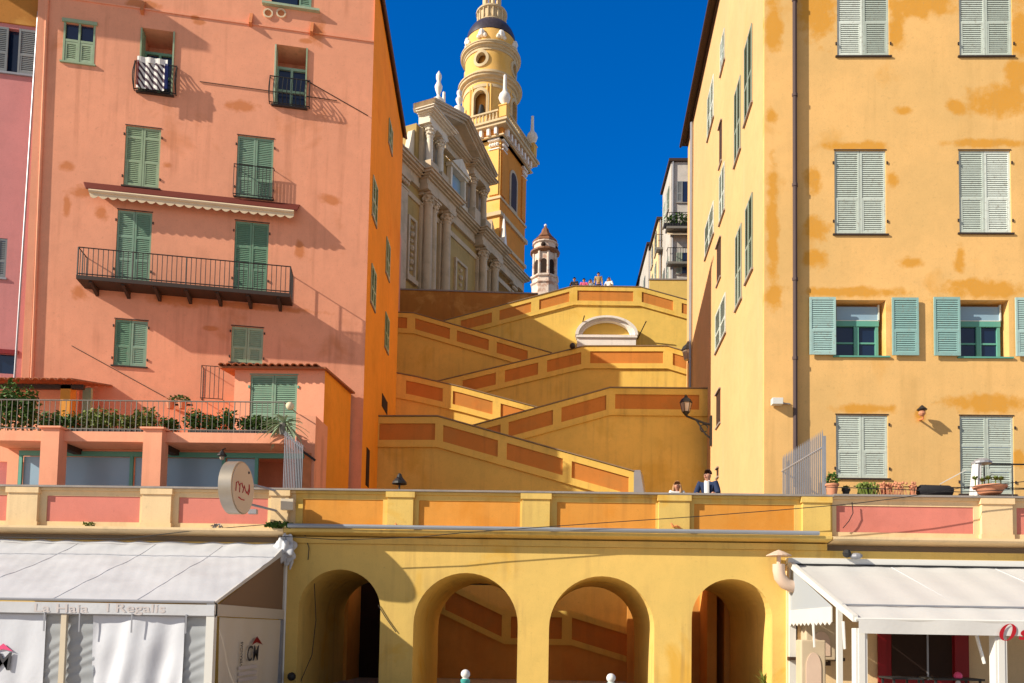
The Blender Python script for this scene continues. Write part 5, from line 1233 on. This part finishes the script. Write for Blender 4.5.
ox, oz = tp[0]+.24, tp[1]; om = MB(); n = 36; yv = F2-.056
def oe(rx_, rz_, sh, yy): return [(ox+rx_*cos(2*pi*k/n)+sh*rz_*sin(2*pi*k/n), yy, oz+rz_*sin(2*pi*k/n)) for k in range(n)]
om.add(oe(.155, .165, .3, yv)+oe(.075, .155, .3, yv), [(k, (k+1) % n, n+(k+1) % n, n+k) for k in range(n)]); om.build('capital_letter', 'red', ra)
text_mesh('lettering', 's', .36, 'red', ra, (tp[0]+.24+.27, yv, tp[1]-.02), (1, 0, 0), (0, 0, 1), extrude=.001, bold=.012, shear=.35, sx=1.1)
# restaurant front under the awning
rf = thing('restaurant', 'cream restaurant front with dark window and red frames under the awning', 'shop front', (9.5, 0, 0))
B = Plane(0, -.1, 1, 0)
def bx_(x): return B.p(x, 650)[0]
m = MB(); m.box(5.9, 13, -.1, -.003, 0, 3.35); m.build('wall', 'cream', rf)
q0, q1 = bx_(880), bx_(962); 
m = MB(); m.box(q0, q1, -.16, -.101, .5, 2.4); w = m.build('window', 'redpaint', rf)
MB().box(q0+.25, q1-.28, -.175, -.161, .6, 2.35).build('pane', 'dark', w); MB().box((q0+q1)/2+.1, (q0+q1)/2+.14, -.2, -.176, .6, 2.35).build('glazing_bar', 'greymetal', w)
for a, b in ((876, 884), (952, 966)): MB().box(bx_(a), bx_(b), -.24, -.18, 0, 2.45).build('red_pilaster', 'redpaint', rf)
for a, b in ((790, 797), (802, 830)):
    m = MB(); c0, c1 = bx_(a), bx_(b); m.box(c0, c1, -.14, -.101, .9, 2.35); w = m.build('window', 'wood', rf)
    if b-a > 10: MB().box(c0+.08, c1-.08, -.15, -.141, 1.0, 2.25).build('pane', 'beige', w)
MB().box(5.9, bx_(842), -.3, -.101, 1.02, 1.1).build('shelf', 'wood', rf)
# beige units inside
for x0, x1, y0, y1, Y, lb in ((801, 826, 640, 690, -1.3, 'beige cabinet with rounded opening behind the side curtain of the awning'), (806, 836, 622, 660, -.5, 'pale boxed unit on the restaurant wall shelf')):
    pl = Plane(0, Y, 1, 0); a, b, c, d = pl.rect(x0, y0, x1, y1); t = thing('cabinet', lb, 'cabinet', ((a+b)/2, Y, c))
    MB().box(a, b, Y, Y+.4, max(0, c), d).build('casing', 'beige', t, bevel=.03)
    MB().prism(pl, [((a+b)/2+(b-a)*.3*cos(k*pi/10), c+(d-c)*.45+(d-c)*.3*sin(k*pi/10)) for k in range(11)]+[((a+b)/2-(b-a)*.3, c+.1), ((a+b)/2+(b-a)*.3, c+.1)], .002, .02).build('opening', 'vent', t)
pl = Plane(0, -2.5, 1, 0); a = pl.p(958, 676); t = thing('flower_vase', 'pink flower in a vase inside the awning terrace', 'flower', (a[0], -2.5, a[1]-.5))
MB().ball((a[0], -2.5, a[1]), .09, 10).build('blossom', 'pinkmark', t); MB().lathe(a[0], -2.5, [(.05, a[1]-.45), (.07, a[1]-.2), (.03, a[1]-.08)], 10).build('vase', 'whitefab', t)
for x0, x1, lb in ((884, 915, 'left dark dining table inside the awning terrace'), (925, 975, 'right dark dining table inside the awning terrace')):
    pl = Plane(0, -2.2, 1, 0); a, b = pl.p(x0, 670)[0], pl.p(x1, 670)[0]; t = thing('dining_table', lb, 'table', ((a+b)/2, -2.2, 0))
    MB().box(a, b, -2.6, -1.9, .72, .76).build('tabletop', 'iron', t)
    for ux in (a+.05, b-.09):
        for uy in (-2.55, -1.98): MB().box(ux, ux+.04, uy, uy+.04, 0, .72).build('leg', 'iron', t)

# ================================================================== ROUND SIGN
sg = thing('round_sign', 'thick round drum sign with red script on its pale face', 'sign', (-7.1, -1.05, 4.2))
yaw = radians(3); n1 = Vector((cos(yaw), -sin(yaw), 0)); t1 = Vector((sin(yaw), cos(yaw), 0)); uz = Vector((0, 0, 1)); 
c = Vector((-7.12, -1.22, 0)); rr = ray(243, 488); c = CAM+rr*((c.y-CAM.y)/rr.y); rad = .63; th = .33; n = 48
def disc(r, o, z=0): return [c+n1*o+t1*cos(2*pi*k/n)*r+uz*sin(2*pi*k/n)*r for k in range(n)]
def rings(rs):
    m = MB(); v = []
    for r, o in rs: v += disc(r, o)
    m.add(v, [(i*n+k, i*n+(k+1) % n, (i+1)*n+(k+1) % n, (i+1)*n+k) for i in range(len(rs)-1) for k in range(n)]+[tuple(range(n-1, -1, -1)), tuple(range((len(rs)-1)*n, len(rs)*n))]); return m
rings([(rad-.02, -th), (rad, -th+.01), (rad, -.01), (rad-.03, 0)]).build('rim', 'signrim', sg, smooth=True)
rings([(rad-.035, .0), (rad-.035, .012)]).build('face', 'signface', sg)
m = MB()
for pts in ([(-.42, -.14), (-.40, .06), (-.3, .1), (-.24, .02)], [(-.22, -.14), (-.2, .06), (-.1, .1), (-.05, .0)], [(-.05, -.12), (.03, .06), (.1, -.04), (.18, -.08)], [(.14, -.1), (.24, -.06), (.3, .03), (.3, .14)], [(.3, .12), (.33, -.02), (.27, -.12), (.2, -.08)], [(-.26, -.26), (-.1, -.29), (.06, -.28)]):
    m.tube([c+n1*.016+t1*a+uz*b for a, b in pts], .014, 5)
m.build('script', 'red', sg); MB().ball(c+n1*.01+t1*.26+uz*.42, .035, 8).build('small_emblem', 'ink', sg)
m = MB(); e = c+t1*.5
for dz in (-.28, .22): m.tube([c+t1*.6-n1*.15+uz*dz, Vector((c.x+.5, -.05, c.z+dz-.1))], .03, 6)
m.build('arm', 'greymetal', sg)
# box and clutter on the parapet end
q = A.p(289, 504, .2); o = MB().box(q[0]-.18, q[0]+.14, -.3, -.165, q[1]-.16, q[1]+.12).build('meter_box', 'polecream', None, bevel=.01); tag(o, 'small pale box on the pink parapet end beside the round sign', 'box')
q = A.p(254, 512, .3); o = MB().box(q[0]-.12, q[0]+.1, -.4, -.28, q[1]-.06, q[1]+.06).build('floodlight', 'greymetal', None, bevel=.01); tag(o, 'small grey floodlight below the round sign', 'floodlight')
for x, lb in ((88, 'left one of two small weeds on the cream ledge'), (216, 'small dry lump on the cream ledge near the sign')):
    q = A.p(x, 526, .25); m = MB(); m.leaves((q[0], -.2, 4.12), (.16, .06, .06), 60, .05)
    o = m.build('weed', 'leaf2' if x < 100 else 'greymetal', None, recalc=False); tag(o, 'small weed growing on the cream ledge left of centre' if x < 100 else 'small grey clump on the cream ledge below the sign', 'weed')
m = MB(); m.leaves((-6.75, -.3, 4.16), (.4, .1, .09), 160, .07); o = m.build('creeper', 'leaf', None, recalc=False); tag(o, 'dark green creeper where marquee and yellow cornice meet', 'plant')

# flue pipe
q = Plane(0, -.35, 1, 0).p(780, 575); x, z = q; t = thing('flue_pipe', 'beige flue elbow with conical rain cap beside the right awning', 'flue', (x, -.35, z-.3))
zc = Plane(0, -.35, 1, 0).p(778, 552)[1]
MB().tube([(x-.03, -.35, zc-.3), (x-.03, -.35, z+.12), (x-.0, -.35, z-.05), (x+.12, -.33, z-.2), (x+.3, -.3, z-.27), (x+.42, -.3, z-.28)], .15, 14).build('elbow', 'vent', t, smooth=True)
MB().lathe(x-.03, -.35, [(.3, zc-.1), (.3, zc-.08), (.12, zc+.01), (.02, zc+.05)], 16).build('rain_cap', 'vent', t); MB().tube([(x-.03, -.35, zc-.3), (x-.03, -.35, zc-.05)], .05, 6).build('stem', 'vent', t)
q = Plane(0, -.3, 1, 0).p(856, 556); t = thing('exhaust_fan', 'small dark fan housing on top of the right awning', 'fan', (q[0], -.3, q[1]-.1))
MB().ball((q[0], -.3, q[1]), .16, 10, sz=.5).build('housing', 'greymetal', t); MB().ball((q[0]-.22, -.3, q[1]+.06), .11, 8).build('hood', 'iron', t)

# ================================================================== CABLES
def cable(pts, Y, lb, r=.012, sag=0):
    P_ = [Vector(Plane(0, Y, 1, 0).w(*Plane(0, Y, 1, 0).p(*q))) for q in pts]
    o = MB().tube(P_, r, 4).build('cable', 'iron', None); tag(o, lb, 'cable')
cable([(278, 536), (340, 540), (420, 537), (460, 533), (600, 523), (690, 517), (780, 510), (850, 504), (900, 498), (960, 488), (1030, 481)], -.5, 'thin black cable rising across the parapet from marquee to right edge')
cable([(1030, 489), (960, 492), (890, 489), (825, 487)], -.2, 'thin black cable hanging above the right pink parapet')
cable([(-5, 537), (120, 539), (200, 530), (285, 523), (330, 528)], -.3, 'thin dark cable along the ledge above the marquee')
cable([(304, 532), (309, 548), (308, 560)], -.05, 'short loose cable end below the cornice at the left')
cable([(378, 605), (386, 618), (396, 632)], -.03, 'short thin cable on the wall between the first two arches')
cable([(314, 575), (316, 620), (312, 655), (300, 683)], .4, 'thin cable hanging inside the leftmost arch')
cable([(852, 502), (853, 513), (849, 521), (843, 528)], -.12, 'short looped cable on the right pink parapet')
# hooks on yellow parapet base
for x, lb in ((400, 'left rusty hook on the yellow parapet base'), (676, 'right rusty hook on the yellow parapet base')):
    q = A.p(x, 526, .13); o = MB().tube([(q[0]-.12, -.1, q[1]+.08), (q[0]-.08, -.15, q[1]-.02), (q[0]+.02, -.16, q[1]+.0), (q[0]+.1, -.14, q[1]-.04)], .02, 5).build('hook', 'rustpatch', None); tag(o, lb, 'hook')

# ================================================================== RIGHT TERRACE CLUTTER
def pot(x, y, Y, r, h, lb, mat='leaf', np=180, sp=.2, top='terracotta', gp=None, rosette=False):
    pl = Plane(0, Y, 1, 0); s, z = pl.p(x, y); t = thing('potted_plant', lb, 'potted plant', (s, Y, z-h), gp)
    MB().lathe(s, Y, [(r*.7, z-h), (r*.95, z-.05), (r*1.08, z-.05), (r*1.08, z), (r*.9, z), (r*.85, z-.03)], 16).build('pot', top, t, smooth=True)
    m = MB()
    if rosette:
        for k in range(5):
            c = Vector((s-r+2*r*(k+.3)/4.6, Y+random.uniform(-.1, .1), z+.1+random.uniform(0, .08)))
            for j in range(26):
                a = random.uniform(0, 6.28); e = random.uniform(.1, 1.4); d = Vector((cos(a)*cos(e), sin(a)*cos(e), sin(e))); sd = d.cross(Vector((0, 0, 1))).normalized(); l = .13
                m.add([c, c+d*l*.6+sd*.03, c+d*l, c+d*l*.6-sd*.03], [(0, 1, 2, 3)])
            m.tube([(c.x, c.y, z-.02), c], .015, 4)
    else: m.leaves((s, Y, z+sp*.6), (r*1.1, r, sp), np, .05)
    m.build('foliage', mat, t, recalc=False)
pot(832, 484, .45, .16, .3, 'terracotta pot with a small green plant by the spiked fence')
pot(846, 489, .6, .1, .15, 'tiny dark pot beside the plant next to the spiked fence', top='iron', np=40, sp=.06)
zc_ = A.p(992, 490)[1]
pot(990, 486, .1, .36, .2, 'wide terracotta bowl of succulents on the right parapet pier', 'leaf2', rosette=True)
pl = Plane(0, .7, 1, 0)
for x0, x1, lb in ((858, 878, 'dry yellowish succulent clump, left of two beside the dark roll'), (880, 918, 'dry pinkish succulent clump next to the dark roll')):
    a, b, c0, d0 = pl.rect(x0, 484, x1, 496); t = thing('succulent_bed', lb, 'plant', ((a+b)/2, .7, c0)); m = MB()
    for k in range(46):
        p = Vector((random.uniform(a, b), .7+random.uniform(-.15, .15), c0)); m.tube([p, p+Vector((random.uniform(-.06, .06), 0, random.uniform(.15, .34)))], .014, 4); m.ball((p.x, p.y, c0+random.uniform(.18, .34)), .04, 6)
    m.build('foliage', 'terracotta' if x0 > 870 else 'leaf2', t, recalc=False); MB().box(a, b, .55, .9, c0-.25, c0).build('trough', 'terracotta', t)
a, b, c0, d0 = Plane(0, .6, 1, 0).rect(919, 484.5, 954, 496); t = thing('black_roll', 'rolled black tarpaulin resting behind the right parapet', 'tarpaulin roll', ((a+b)/2, .7, c0))
MB().tube([(a, .7, c0+.14), (a+.08, .7, c0+.15), (b-.1, .68, c0+.14), (b, .66, c0+.12)], [.1, .155, .15, .1], 14).build('roll', 'blackcloth', t, smooth=True)
for q in (a+.2, b-.3): MB().tube([(q+.161*0, .7-.158*cos(k*.7), c0+.145+.158*sin(k*.7)) for k in range(10)], .008, 4).build('tie', 'iron', t)
MB().box(a, b, .62, .8, c0-.3, c0).build('bench', 'iron', t)
pl = Plane(0, .9, 1, 0); a, zt__ = pl.p(969, 463); b, _ = pl.p(985, 463); t = thing('parasol_base', 'folded white parasol with a grey cap beside the succulents bowl', 'parasol', ((a+b)/2, .9, 4))
m = MB().grid(lambda u, v: ((a+b)/2+(.1+.05*v+.012*cos(u*6.283*7))*cos(u*6.283)-.08*v, .9+(.1+.05*v+.012*cos(u*6.283*7))*sin(u*6.283), zt__-1.3*v), 42, 6); m.build('folded_canopy', 'whitefab', t, smooth=True)
MB().lathe((a+b)/2+.12, .9, [(.05, zt__-.04), (.24, zt__-.02), (.24, zt__+.03), (.14, zt__+.1), (.03, zt__+.13)], 14).build('cap', 'greymetal', t); MB().tube([((a+b)/2, .9, 4), ((a+b)/2, .9, zt__)], .03, 6).build('pole', 'greymetal', t)
t = thing('balcony_rail', 'thin dark rail in front of the lower right shutters', 'railing', (11, 1.2, 4)); pl = Plane(0, 1.2, 1, 0)
a, z = pl.p(984, 464); b, _ = pl.p(1040, 464); m = MB(); m.tube([(a, 1.2, z), (b, 1.2, z)], .022, 5); z2 = pl.p(1000, 488)[1]; m.tube([(a-3.4, 1.2, z2), (b, 1.2, z2)], .014, 5); m.build('handrail', 'iron', t)
m = MB()
for i in range(3): q = a+(b-a)*i/2; m.tube([(q, 1.2, 4), (q, 1.2, z)], .02, 5)
m.build('post', 'iron', t)
o = MB().tube([Plane(0, 1.0, 1, 0).w(*Plane(0, 1.0, 1, 0).p(940, 484)), Plane(0, 1.0, 1, 0).w(*Plane(0, 1.0, 1, 0).p(966, 470))], .014, 4).build('guy_rope', 'whitesteel', None); tag(o, 'thin white rope slanting from the black roll to the parasol', 'rope')

# bollards with white ball tops on the quay
for x, y, lb in ((465.5, 674, 'turquoise bollard with white ball top before the second arch'), (611, 678, 'turquoise bollard with white ball top before the third arch')):
    pl = Plane(0, -10, 1, 0); s, z = pl.p(x, y); t = thing('bollard', lb, 'bollard', (s, -10, 0), 'white topped turquoise bollards')
    MB().ball((s, -10, z), .058, 14).build('ball', 'whitesteel', t, smooth=True)
    MB().lathe(s, -10, [(.09, 0), (.09, .15), (.045, .2), (.045, z-.12), (.06, z-.1), (.06, z-.07), (.03, z-.05)], 16).build('post', 'turq', t, smooth=True)
    MB().lathe(s, -10, [(.03, z-.07), (.045, z-.055), (.02, z-.04)], 14).build('collar', 'whitesteel', t)
# plant inside the right arch
pl = Plane(0, .6, 1, 0); c = Vector(pl.w(*pl.p(764, 684))); t = thing('yucca_plant', 'small spiky yucca in the rightmost arch', 'plant', c); m = MB()
for i in range(34):
    a = random.uniform(0, 6.28); e = random.uniform(.1, 1.5); l = random.uniform(.25, .5); d = Vector((cos(a)*cos(e), sin(a)*cos(e), sin(e))); sd = d.cross(Vector((0, 0, 1))).normalized()*.018
    m.add([c-sd, c+d*l*.5-sd+Vector((0, 0, .02)), c+d*l-Vector((0, 0, .05)), c+d*l*.5+sd+Vector((0, 0, .02)), c+sd], [(0, 1, 2, 3, 4)])
m.build('leaves', 'leaf2', t, recalc=False); MB().lathe(c.x, c.y, [(.14, 0), (.2, .3), (.2, c.z-.02), (.17, c.z-.02)], 12).build('pot', 'terracotta', t)

# ================================================================== PEOPLE
def skin(name, verts, edges, radii, mat, parent, root=0, sub=2, pos=(0, 0, 0)):
    me = bpy.data.meshes.new(name); me.from_pydata([tuple(v) for v in verts], edges, [])
    o = bpy.data.objects.new(name, me); COL.objects.link(o)
    o.modifiers.new('skin', 'SKIN')
    if not me.skin_vertices: pass
    for i, r in enumerate(radii):
        sv = me.skin_vertices[0].data[i]; sv.radius = (r, r) if not isinstance(r, tuple) else r; sv.use_root = (i == root)
    o.modifiers.new('subsurf', 'SUBSURF').levels = sub; o.modifiers['subsurf'].render_levels = sub
    me.materials.append(MT[mat]); bpy.context.view_layer.update()
    dg = bpy.context.evaluated_depsgraph_get(); m2 = bpy.data.meshes.new_from_object(o.evaluated_get(dg)); m2.name = name
    m2.polygons.foreach_set('use_smooth', [True]*len(m2.polygons))
    bpy.data.objects.remove(o); o = bpy.data.objects.new(name, m2); COL.objects.link(o)
    if not m2.materials: m2.materials.append(MT[mat])
    WP[o.name] = Vector(pos)
    if parent: o.parent = parent
    return o
def person(lb, loc, rot, hair, top, legs, h=1.75, lean=0, arms='rest', long_hair=False, under=None, group=None, turn=0, female=False):
    k = h/1.75; t = thing('person', lb, 'person', loc, group); t.rotation_euler = (0, 0, rot); t.scale = (k, k, k)
    V = lambda x, y, z: Vector((x, y-lean*max(0, z-.95), z))
    sw = .17 if female else .195
    # front is -Y
    J = dict(pel=V(0, 0, .95), wa=V(0, .0, 1.1), ch=V(0, .0, 1.32), nk=V(0, .01, 1.46), n2=V(0, -.0, 1.50))
    if arms == 'rest': J.update(elL=V(-.27, -.12, 1.14), wrL=V(-.2, -.36, 1.12), elR=V(.27, -.12, 1.14), wrR=V(.2, -.36, 1.12))
    elif arms == 'down': J.update(elL=V(-.25, .02, 1.13), wrL=V(-.26, -.06, .9), elR=V(.25, .02, 1.13), wrR=V(.26, -.06, .9))
    J.update(shL=V(-sw, 0, 1.42), shR=V(sw, 0, 1.42))
    kn = lambda s: Vector((s*.1, -.02, .5)); an_ = lambda s: Vector((s*.11, .02, .09)); toe = lambda s: Vector((s*.12, -.15, .04))
    vs = [J['pel'], J['wa'], J['ch'], J['nk'], J['n2'], J['shL'], J['elL'], J['wrL'], J['shR'], J['elR'], J['wrR'], Vector((-.1, 0, .88)), kn(-1), an_(-1), toe(-1), Vector((.1, 0, .88)), kn(1), an_(1), toe(1)]
    es = [(0, 1), (1, 2), (2, 3), (3, 4), (2, 5), (5, 6), (6, 7), (2, 8), (8, 9), (9, 10), (0, 11), (11, 12), (12, 13), (13, 14), (0, 15), (15, 16), (16, 17), (17, 18)]
    rs = [.115, .105, .12, .055, .05, .055, .04, .027, .055, .04, .027, .08, .055, .038, .03, .08, .055, .038, .03]
    hd = J['n2']+Vector((0, -.02, .11)); 
    b = skin('body', vs+[hd-Vector((0, 0, .03)), hd+Vector((0, .01, .05))], es+[(4, 19), (19, 20)], rs+[(.098, .105), (.095, .11)], 'skin', t)
    # face, hair
    ct, st_ = cos(turn), sin(turn)
    def hp(x, y, z): return (hd.x+x*ct-y*st_, hd.y+x*st_+y*ct, hd.z+z)
    def sub(name, mb, mat):
        o = mb.build(name, mat, None, smooth=True); o.parent = t; o.location = WP[o.name]; return o
    m = MB()
    for s in (-1, 1): m.ball(hp(s*.032, -.086, .025), .011, 8)
    sub('eyes', m, 'ink')
    m = MB().tube([hp(0, -.088, .03), hp(0, -.108, -.008), hp(0, -.092, -.015)], [.007, .014, .01], 6); sub('nose', m, 'skin')
    m = MB().tube([hp(-.022, -.088, -.045), hp(0, -.095, -.047), hp(.022, -.088, -.045)], .006, 5); sub('mouth', m, 'redpaint')
    m = MB(); 
    def hairf(u, v):
        a = u*2*pi; e = pi/2-v*(1.9 if long_hair else 1.65)
        fr = cos(a+pi/2)   # 1 at front
        e = max(e, (.85 if fr > .3 else (.1 if fr > -.1 else -2))); r = .098+.006*sin(9*a)
        return hp(r*cos(e)*cos(a), .012+r*1.08*cos(e)*sin(a), .045+r*1.08*sin(e))
    m.grid(hairf, 28, 12); sub('hair', m, hair)
    if long_hair:
        m = MB()
        for s in (-1, 1): m.tube([hp(s*.085, .0, .04), hp(s*.1, -.01, -.06), hp(s*.105, -.03, -.17), hp(s*.08, -.05, -.26)], [.03, .04, .045, .02], 8)
        m.tube([hp(0, .08, .06), hp(0, .1, -.08), hp(0, .09, -.25)], [.06, .09, .06], 10); sub('long_hair', m, hair)
    m = MB()
    for s in (-1, 1): m.ball(hp(s*.088, .01, .005), .02, 8, sx=.5)
    sub('ears', m, 'skin')
    # garments
    g = skin('jacket' if under else 'top', [v for v in (J['pel'], J['wa'], J['ch'], J['ch'].lerp(J['nk'], .6), J['shL'], J['elL'], J['wrL'].lerp(J['elL'], .12), J['shR'], J['elR'], J['wrR'].lerp(J['elR'], .12))], [(0, 1), (1, 2), (2, 3), (2, 4), (4, 5), (5, 6), (2, 7), (7, 8), (8, 9)], [.15, .14, .165, .1, .095, .068, .05, .095, .068, .05], top, t)
    if under:
        m = MB(); m.grid(lambda u, v: V(-.06+.12*u, -.155-.02*sin(pi*u), 1.43-.46*v), 6, 8); sub('shirt', m, under)
        m = MB(); m.tube([V(-.06, -.05, 1.47), V(0, -.085, 1.44), V(.06, -.05, 1.47)], .022, 6); sub('collar', m, under)
    skin('trousers', [J['pel'], Vector((-.1, 0, .86)), kn(-1), an_(-1), Vector((.1, 0, .86)), kn(1), an_(1)], [(0, 1), (1, 2), (2, 3), (0, 4), (4, 5), (5, 6)], [.13, .095, .07, .055, .095, .07, .055], legs, t)
    m = MB()
    for s in (-1, 1): m.tube([(s*.11, .05, .05), (s*.115, -.06, .045), (s*.12, -.19, .035)], [.05, .05, .035], 8)
    sub('shoes', m, 'blackcloth')
    # hands: palm, four fingers, thumb
    for s, e, w_ in ((-1, J['elL'], J['wrL']), (1, J['elR'], J['wrR'])):
        d = (w_-e).normalized(); sd = d.cross(Vector((0, 0, 1))).normalized(); m = MB()
        up = sd.cross(d)
        m.tube([w_-d*.02, w_+d*.04, w_+d*.085], [.026, .038, .03], 8)
        for q, l in ((-1.5, .055), (-.5, .07), (.5, .075), (1.5, .065)):
            b0 = w_+d*.075+sd*q*.017; m.tube([b0, b0+d*l*.5-up*.006, b0+d*l-up*.028], .0085, 6, .006)
        b0 = w_+d*.03-sd*s*.03; m.tube([b0, b0+d*.03-sd*s*.025, b0+d*.06-sd*s*.03], .011, 6, .008)
        sub('hand', m, 'skin')
    return t
pl = Plane(0, .95, 1, 0)
zh = pl.p(707, 472)[1]; person('man in open navy jacket and white shirt leaning at the terrace parapet', (pl.p(708, 480)[0], .95, zh-1.86), -.35, 'hairbrown', 'navy', 'blackcloth', 1.9, lean=.12, under='whitecloth', turn=-.5)
zh = pl.p(677, 480.5)[1]; person('woman with light brown hair peering over the terrace parapet', (pl.p(677, 485)[0], 1.0, zh-1.62), 0, 'hairblond', 'whitecloth', 'navy', 1.6, lean=.1, long_hair=True, female=True, turn=-.2)
pl = Plane(0, 31.9, 1, 0); k = 51.9/800
for x, yt, hr, tp, lb, a in ((574.5, 277.5, 'hairdark', 'blackcloth', 'person in black, leftmost of the people above the top ramp', 'rest'), (584, 278.5, 'hairbrown', 'pinkcloth', 'person in a bright pink top above the top ramp', 'rest'),
        (590.5, 279.5, 'hairblond', 'greycloth', 'person in grey between the pink and the sand coloured tops', 'down'), (598.5, 272.5, 'hairbrown', 'sand', 'tallest person, in a sand coloured top above the top ramp', 'down'), (609, 277.5, 'hairblond', 'whitecloth', 'person in white, rightmost of the people above the top ramp', 'rest')):
    s, z = pl.p(x, yt); person(lb, (s, 31.9, z-1.72), random.uniform(-.3, .3), hr, tp, 'navy', 1.72, arms=a, long_hair=(hr == 'hairblond'), group='people above the top ramp')
g = MB(); zl = pl.p(590, 290)[1]
# ================================================================== LIGHT
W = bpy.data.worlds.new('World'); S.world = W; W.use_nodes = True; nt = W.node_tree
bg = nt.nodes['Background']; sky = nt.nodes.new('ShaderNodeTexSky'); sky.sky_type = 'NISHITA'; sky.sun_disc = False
EL = radians(28.6); AZ = atan2(-.413, -.911)
sky.sun_elevation = EL; sky.sun_rotation = radians(90)-AZ; sky.air_density = .8; sky.dust_density = 0; sky.ozone_density = 6; sky.altitude = 800
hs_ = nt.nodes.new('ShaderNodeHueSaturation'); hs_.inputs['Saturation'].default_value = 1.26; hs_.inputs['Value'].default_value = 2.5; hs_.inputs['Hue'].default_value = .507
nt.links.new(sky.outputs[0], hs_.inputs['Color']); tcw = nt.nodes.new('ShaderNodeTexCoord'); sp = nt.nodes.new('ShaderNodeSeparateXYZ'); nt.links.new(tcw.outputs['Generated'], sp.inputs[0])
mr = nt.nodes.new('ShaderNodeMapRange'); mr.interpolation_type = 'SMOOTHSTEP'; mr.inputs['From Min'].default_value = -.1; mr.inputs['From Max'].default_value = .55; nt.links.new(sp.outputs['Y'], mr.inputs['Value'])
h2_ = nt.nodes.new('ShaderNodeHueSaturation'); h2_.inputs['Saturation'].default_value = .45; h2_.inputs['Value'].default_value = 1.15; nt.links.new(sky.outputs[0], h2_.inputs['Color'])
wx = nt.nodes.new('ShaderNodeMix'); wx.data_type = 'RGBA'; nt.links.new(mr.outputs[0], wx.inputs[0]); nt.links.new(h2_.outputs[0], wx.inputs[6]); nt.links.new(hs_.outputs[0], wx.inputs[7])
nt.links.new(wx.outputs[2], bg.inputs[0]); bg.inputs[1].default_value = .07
sun = bpy.data.lights.new('sun', 'SUN'); sun.energy = 5; sun.angle = radians(.5); sun.color = (1, .90, .73)
so = bpy.data.objects.new('sun', sun); COL.objects.link(so)
d = Vector((-.911*cos(EL), -.413*cos(EL), sin(EL))); so.rotation_euler = d.to_track_quat('Z', 'Y').to_euler(); so.location = (-30, -30, 40)
S.view_settings.view_transform = 'Standard'; S.view_settings.look = 'None'; S.view_settings.exposure = .45; S.view_settings.gamma = 1
S.render.resolution_x = 1024; S.render.resolution_y = 683
S.cycles.max_bounces = 6; S.cycles.diffuse_bounces = 4; S.cycles.glossy_bounces = 2; S.cycles.transmission_bounces = 3; S.cycles.use_denoising = True
S.cycles.sample_clamp_indirect = 4
